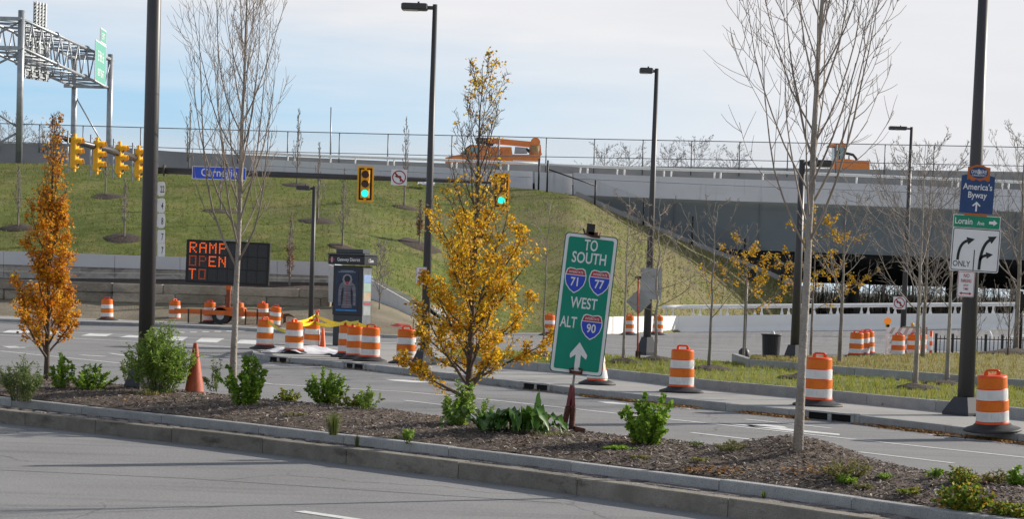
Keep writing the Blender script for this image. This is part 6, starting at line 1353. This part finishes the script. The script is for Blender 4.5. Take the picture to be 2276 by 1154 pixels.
weed(547, 900, 118, 118, 'fresh', 'leafy bush with broad leaves right in front of the bare tree trunk', 34, 56, .075, .4, 7, 'bush', 'bush')
weed(640, 893, 66, 30, 'mixed', 'low yellow green weed left of the round leafy bush', 22, 22, .055, .36, 8)
weed(727, 898, 104, 82, 'fresh', 'round leafy bush in the middle of the median left of the grass tuft', 46, 52, .06, .34, 9, 'bush', 'bush')
weed(818, 910, 64, 72, 'feather', 'airy upright weed right of the round leafy bush', 14, 34, .055, .3, 10)
weed(790, 905, 130, 34, 'mixed', 'low yellowing weed in front of the airy weed', 30, 26, .05, .34, 11)
weed(1018, 946, 84, 112, 'feather', 'leafy weed wrapping the foot of the yellow tree', 30, 48, .07, .3, 12)
weed(1075, 930, 56, 48, 'feather', 'small airy weed between the yellow tree and the broad leaved plant', 12, 26, .055, .3, 13)
weed(1440, 986, 140, 122, 'fresh', 'leafy bush with round leaves right of the route sign stand', 30, 52, .075, .42, 14, 'bush', 'bush')
weed(908, 980, 38, 26, 'fresh', 'tiny bright green weed near the kerb under the yellow tree', 12, 18, .05, .26, 15)
weed(1546, 993, 30, 14, 'bush', 'tiny grey green weed on the far edge left of the mound', 10, 12, .04, .22, 16)
weed(1622, 1003, 86, 26, 'dull', 'wispy low weed at the left foot of the bark mound', 26, 20, .035, .2, 17, twigs=2)
weed(1375, 1001, 84, 10, 'fresh', 'flat patch of bright green weed in front of the leafy bush', 30, 16, .035, .3, 18)
weed(1880, 1062, 130, 46, 'dull', 'wispy grey green weed right of the bark mound', 34, 30, .045, .22, 19, twigs=3)
weed(1882, 1076, 56, 20, 'fresh', 'bright green low weed below the wispy weed right of the mound', 18, 22, .045, .28, 20)
weed(1966, 1066, 46, 16, 'feather', 'small pale green weed at the middle of the right end of the bed', 14, 18, .04, .3, 21)
weed(1920, 1090, 56, 14, 'dull', 'small flat dull weed near the kerb right of the mound', 14, 16, .04, .26, 32)
weed(2080, 1064, 32, 38, 'fresh', 'small upright weed on the far edge of the bed at right', 7, 22, .045, .34, 22)
weed(2140, 1080, 84, 46, 'mixed', 'low weed with yellow leaves on the far edge at right', 26, 26, .045, .3, 23, twigs=2)
weed(2262, 1082, 56, 44, 'fresh', 'dark green weed at the extreme right edge of the bed', 16, 30, .055, .4, 24)
weed(2150, 1136, 150, 62, 'mixed', 'broad sprawling weed with mixed leaves near the kerb at lower right', 44, 34, .055, .38, 25)
weed(2250, 1148, 100, 36, 'mixed', 'sprawling weed in the lower right corner', 34, 28, .05, .36, 26)
weed(325, 880, 70, 16, 'dull', 'flat dull weed at the kerb side of the feathery bush', 18, 14, .04, .3, 27)
weed(1240, 972, 70, 12, 'dull', 'flat sparse weed below the broad leaved plant', 14, 12, .04, .3, 28)
weed(1550, 1028, 60, 8, 'dull', 'flat sparse weed in the bark left of the mound', 12, 10, .04, .3, 29)
weed(2215, 1076, 60, 34, 'dull', 'thin straggly weed on the far edge left of the right corner', 18, 24, .045, .28, 41, twigs=2)
weed(2030, 1100, 70, 16, 'mixed', 'flat yellow green weed in the bark left of the sprawling weed', 18, 16, .04, .3, 42)
weed(1420, 1022, 54, 9, 'dull', 'flat dull sprig in the bark below the leafy bush', 12, 12, .035, .3, 43)
weed(655, 925, 60, 9, 'dull', 'flat dull sprig in the bark below the low yellow green weed', 12, 12, .035, .3, 44)
# broad leaved dock
rg = random.Random(77); p = hit(bedB, 1152, 962) or G(1152, 962, .36); o = E('broad_leaved_plant', p, 'sprawling plant of large dark glossy leaves left of the route sign stand', 'plant'); u = p.y / F
dk = ML('dock_leaf', [(.03, .085, .012), (.05, .12, .018), (.08, .17, .03), (.04, .10, .02)], .25, .35)
for k in range(44):
    a = rg.uniform(0, 6.28) if k > 0 else R(80); Lf = rg.uniform(.3, .8) if k > 0 else .56; rise = rg.uniform(.55, 1.35) if k > 0 else 3.; wv_ = rg.uniform(.06, .12) if k > 0 else .05
    d = Vector((math.cos(a) * 1.15, math.sin(a) * .8, 0)); s_ = Vector((-d.y, d.x, 0)).normalized(); n = 10; mb = MB(); vs = []; rg_off = (rg.uniform(-.5, .42), rg.uniform(-.15, .15))
    for i in range(n + 1):
        t = i / n; c = d * (Lf * t * (.75 if k > 0 else .2)) + Vector((0, 0, (rise * Lf * .75 * t * (1.05 - t) * 1.6) if k > 0 else Lf * .95 * t)); c += Vector((rg_off[0], rg_off[1], .02)); w_ = wv_ * (math.sin(math.pi * min(1, t * .93 + .05)) ** .75) * (.25 if t < .12 else 1)
        ruf = .045 * math.sin(i * 2.4 + k)
        for j, f in enumerate((-1, -.5, 0, .5, 1)): vs.append(c + s_ * w_ * f + Vector((0, 0, abs(f) * w_ * .35 + ruf * f * abs(f))))
    mb.add(vs, [(i * 5 + j, i * 5 + j + 1, i * 5 + j + 6, i * 5 + j + 5) for i in range(n) for j in range(4)], True); mb.build('leaf', dk, o)
# grass tufts
gt = ML('tuft_blade', [(.08, .13, .02), (.13, .19, .04), (.2, .2, .07), (.06, .09, .02)], .4, .7)
def tuft(px, py, wpx, hpx, label, n, seed, z=None):
    rg = random.Random(seed); p = (hit(bedB, px, py) if z is None else None) or G(px, py, z or .33); u = p.y / F; o = MB()
    for _ in range(n):
        a = rg.uniform(0, 6.28); r_ = rg.random() * wpx * u * .5; b = Vector((math.cos(a) * r_ * .35, math.sin(a) * r_ * .35, -.01)); t = Vector((math.cos(a) * r_, math.sin(a) * r_, hpx * u * rg.uniform(.6, 1.05))); s_ = Vector((-math.sin(a), math.cos(a), 0)) * .0035; m = b.lerp(t, .5) + Vector((0, 0, hpx * u * .12))
        o.add([b - s_, b + s_, m + s_ * .8, m - s_ * .8, t], [(0, 1, 2, 3), (3, 2, 4)])
    ob = o.build('grass_tuft', gt, loc=p); tag(ob, label, 'grass tuft')
tuft(741, 966, 56, 54, 'green grass tuft on the kerb edge of the bark in the centre left', 260, 1)
tuft(190, 915, 20, 18, 'small grass tuft growing in the kerb gap left of the thick lamp post', 70, 2, .2); tuft(793, 992, 20, 26, 'small dark grass tuft growing in the kerb gap right of the larger tuft', 70, 3, .2); tuft(127, 909, 16, 14, 'tiny weed tuft in the kerb gap near the left bush', 40, 4, .2); tuft(1697, 1106, 24, 16, 'small tuft in the kerb gap below the bark mound', 60, 5, .2)
tuft(1420, 985, 70, 22, 'dry straw tuft at the foot of the leafy bush right of the route sign', 90, 6); tuft(880, 975, 24, 10, 'tiny pale tuft beside the bright green weed', 30, 7)
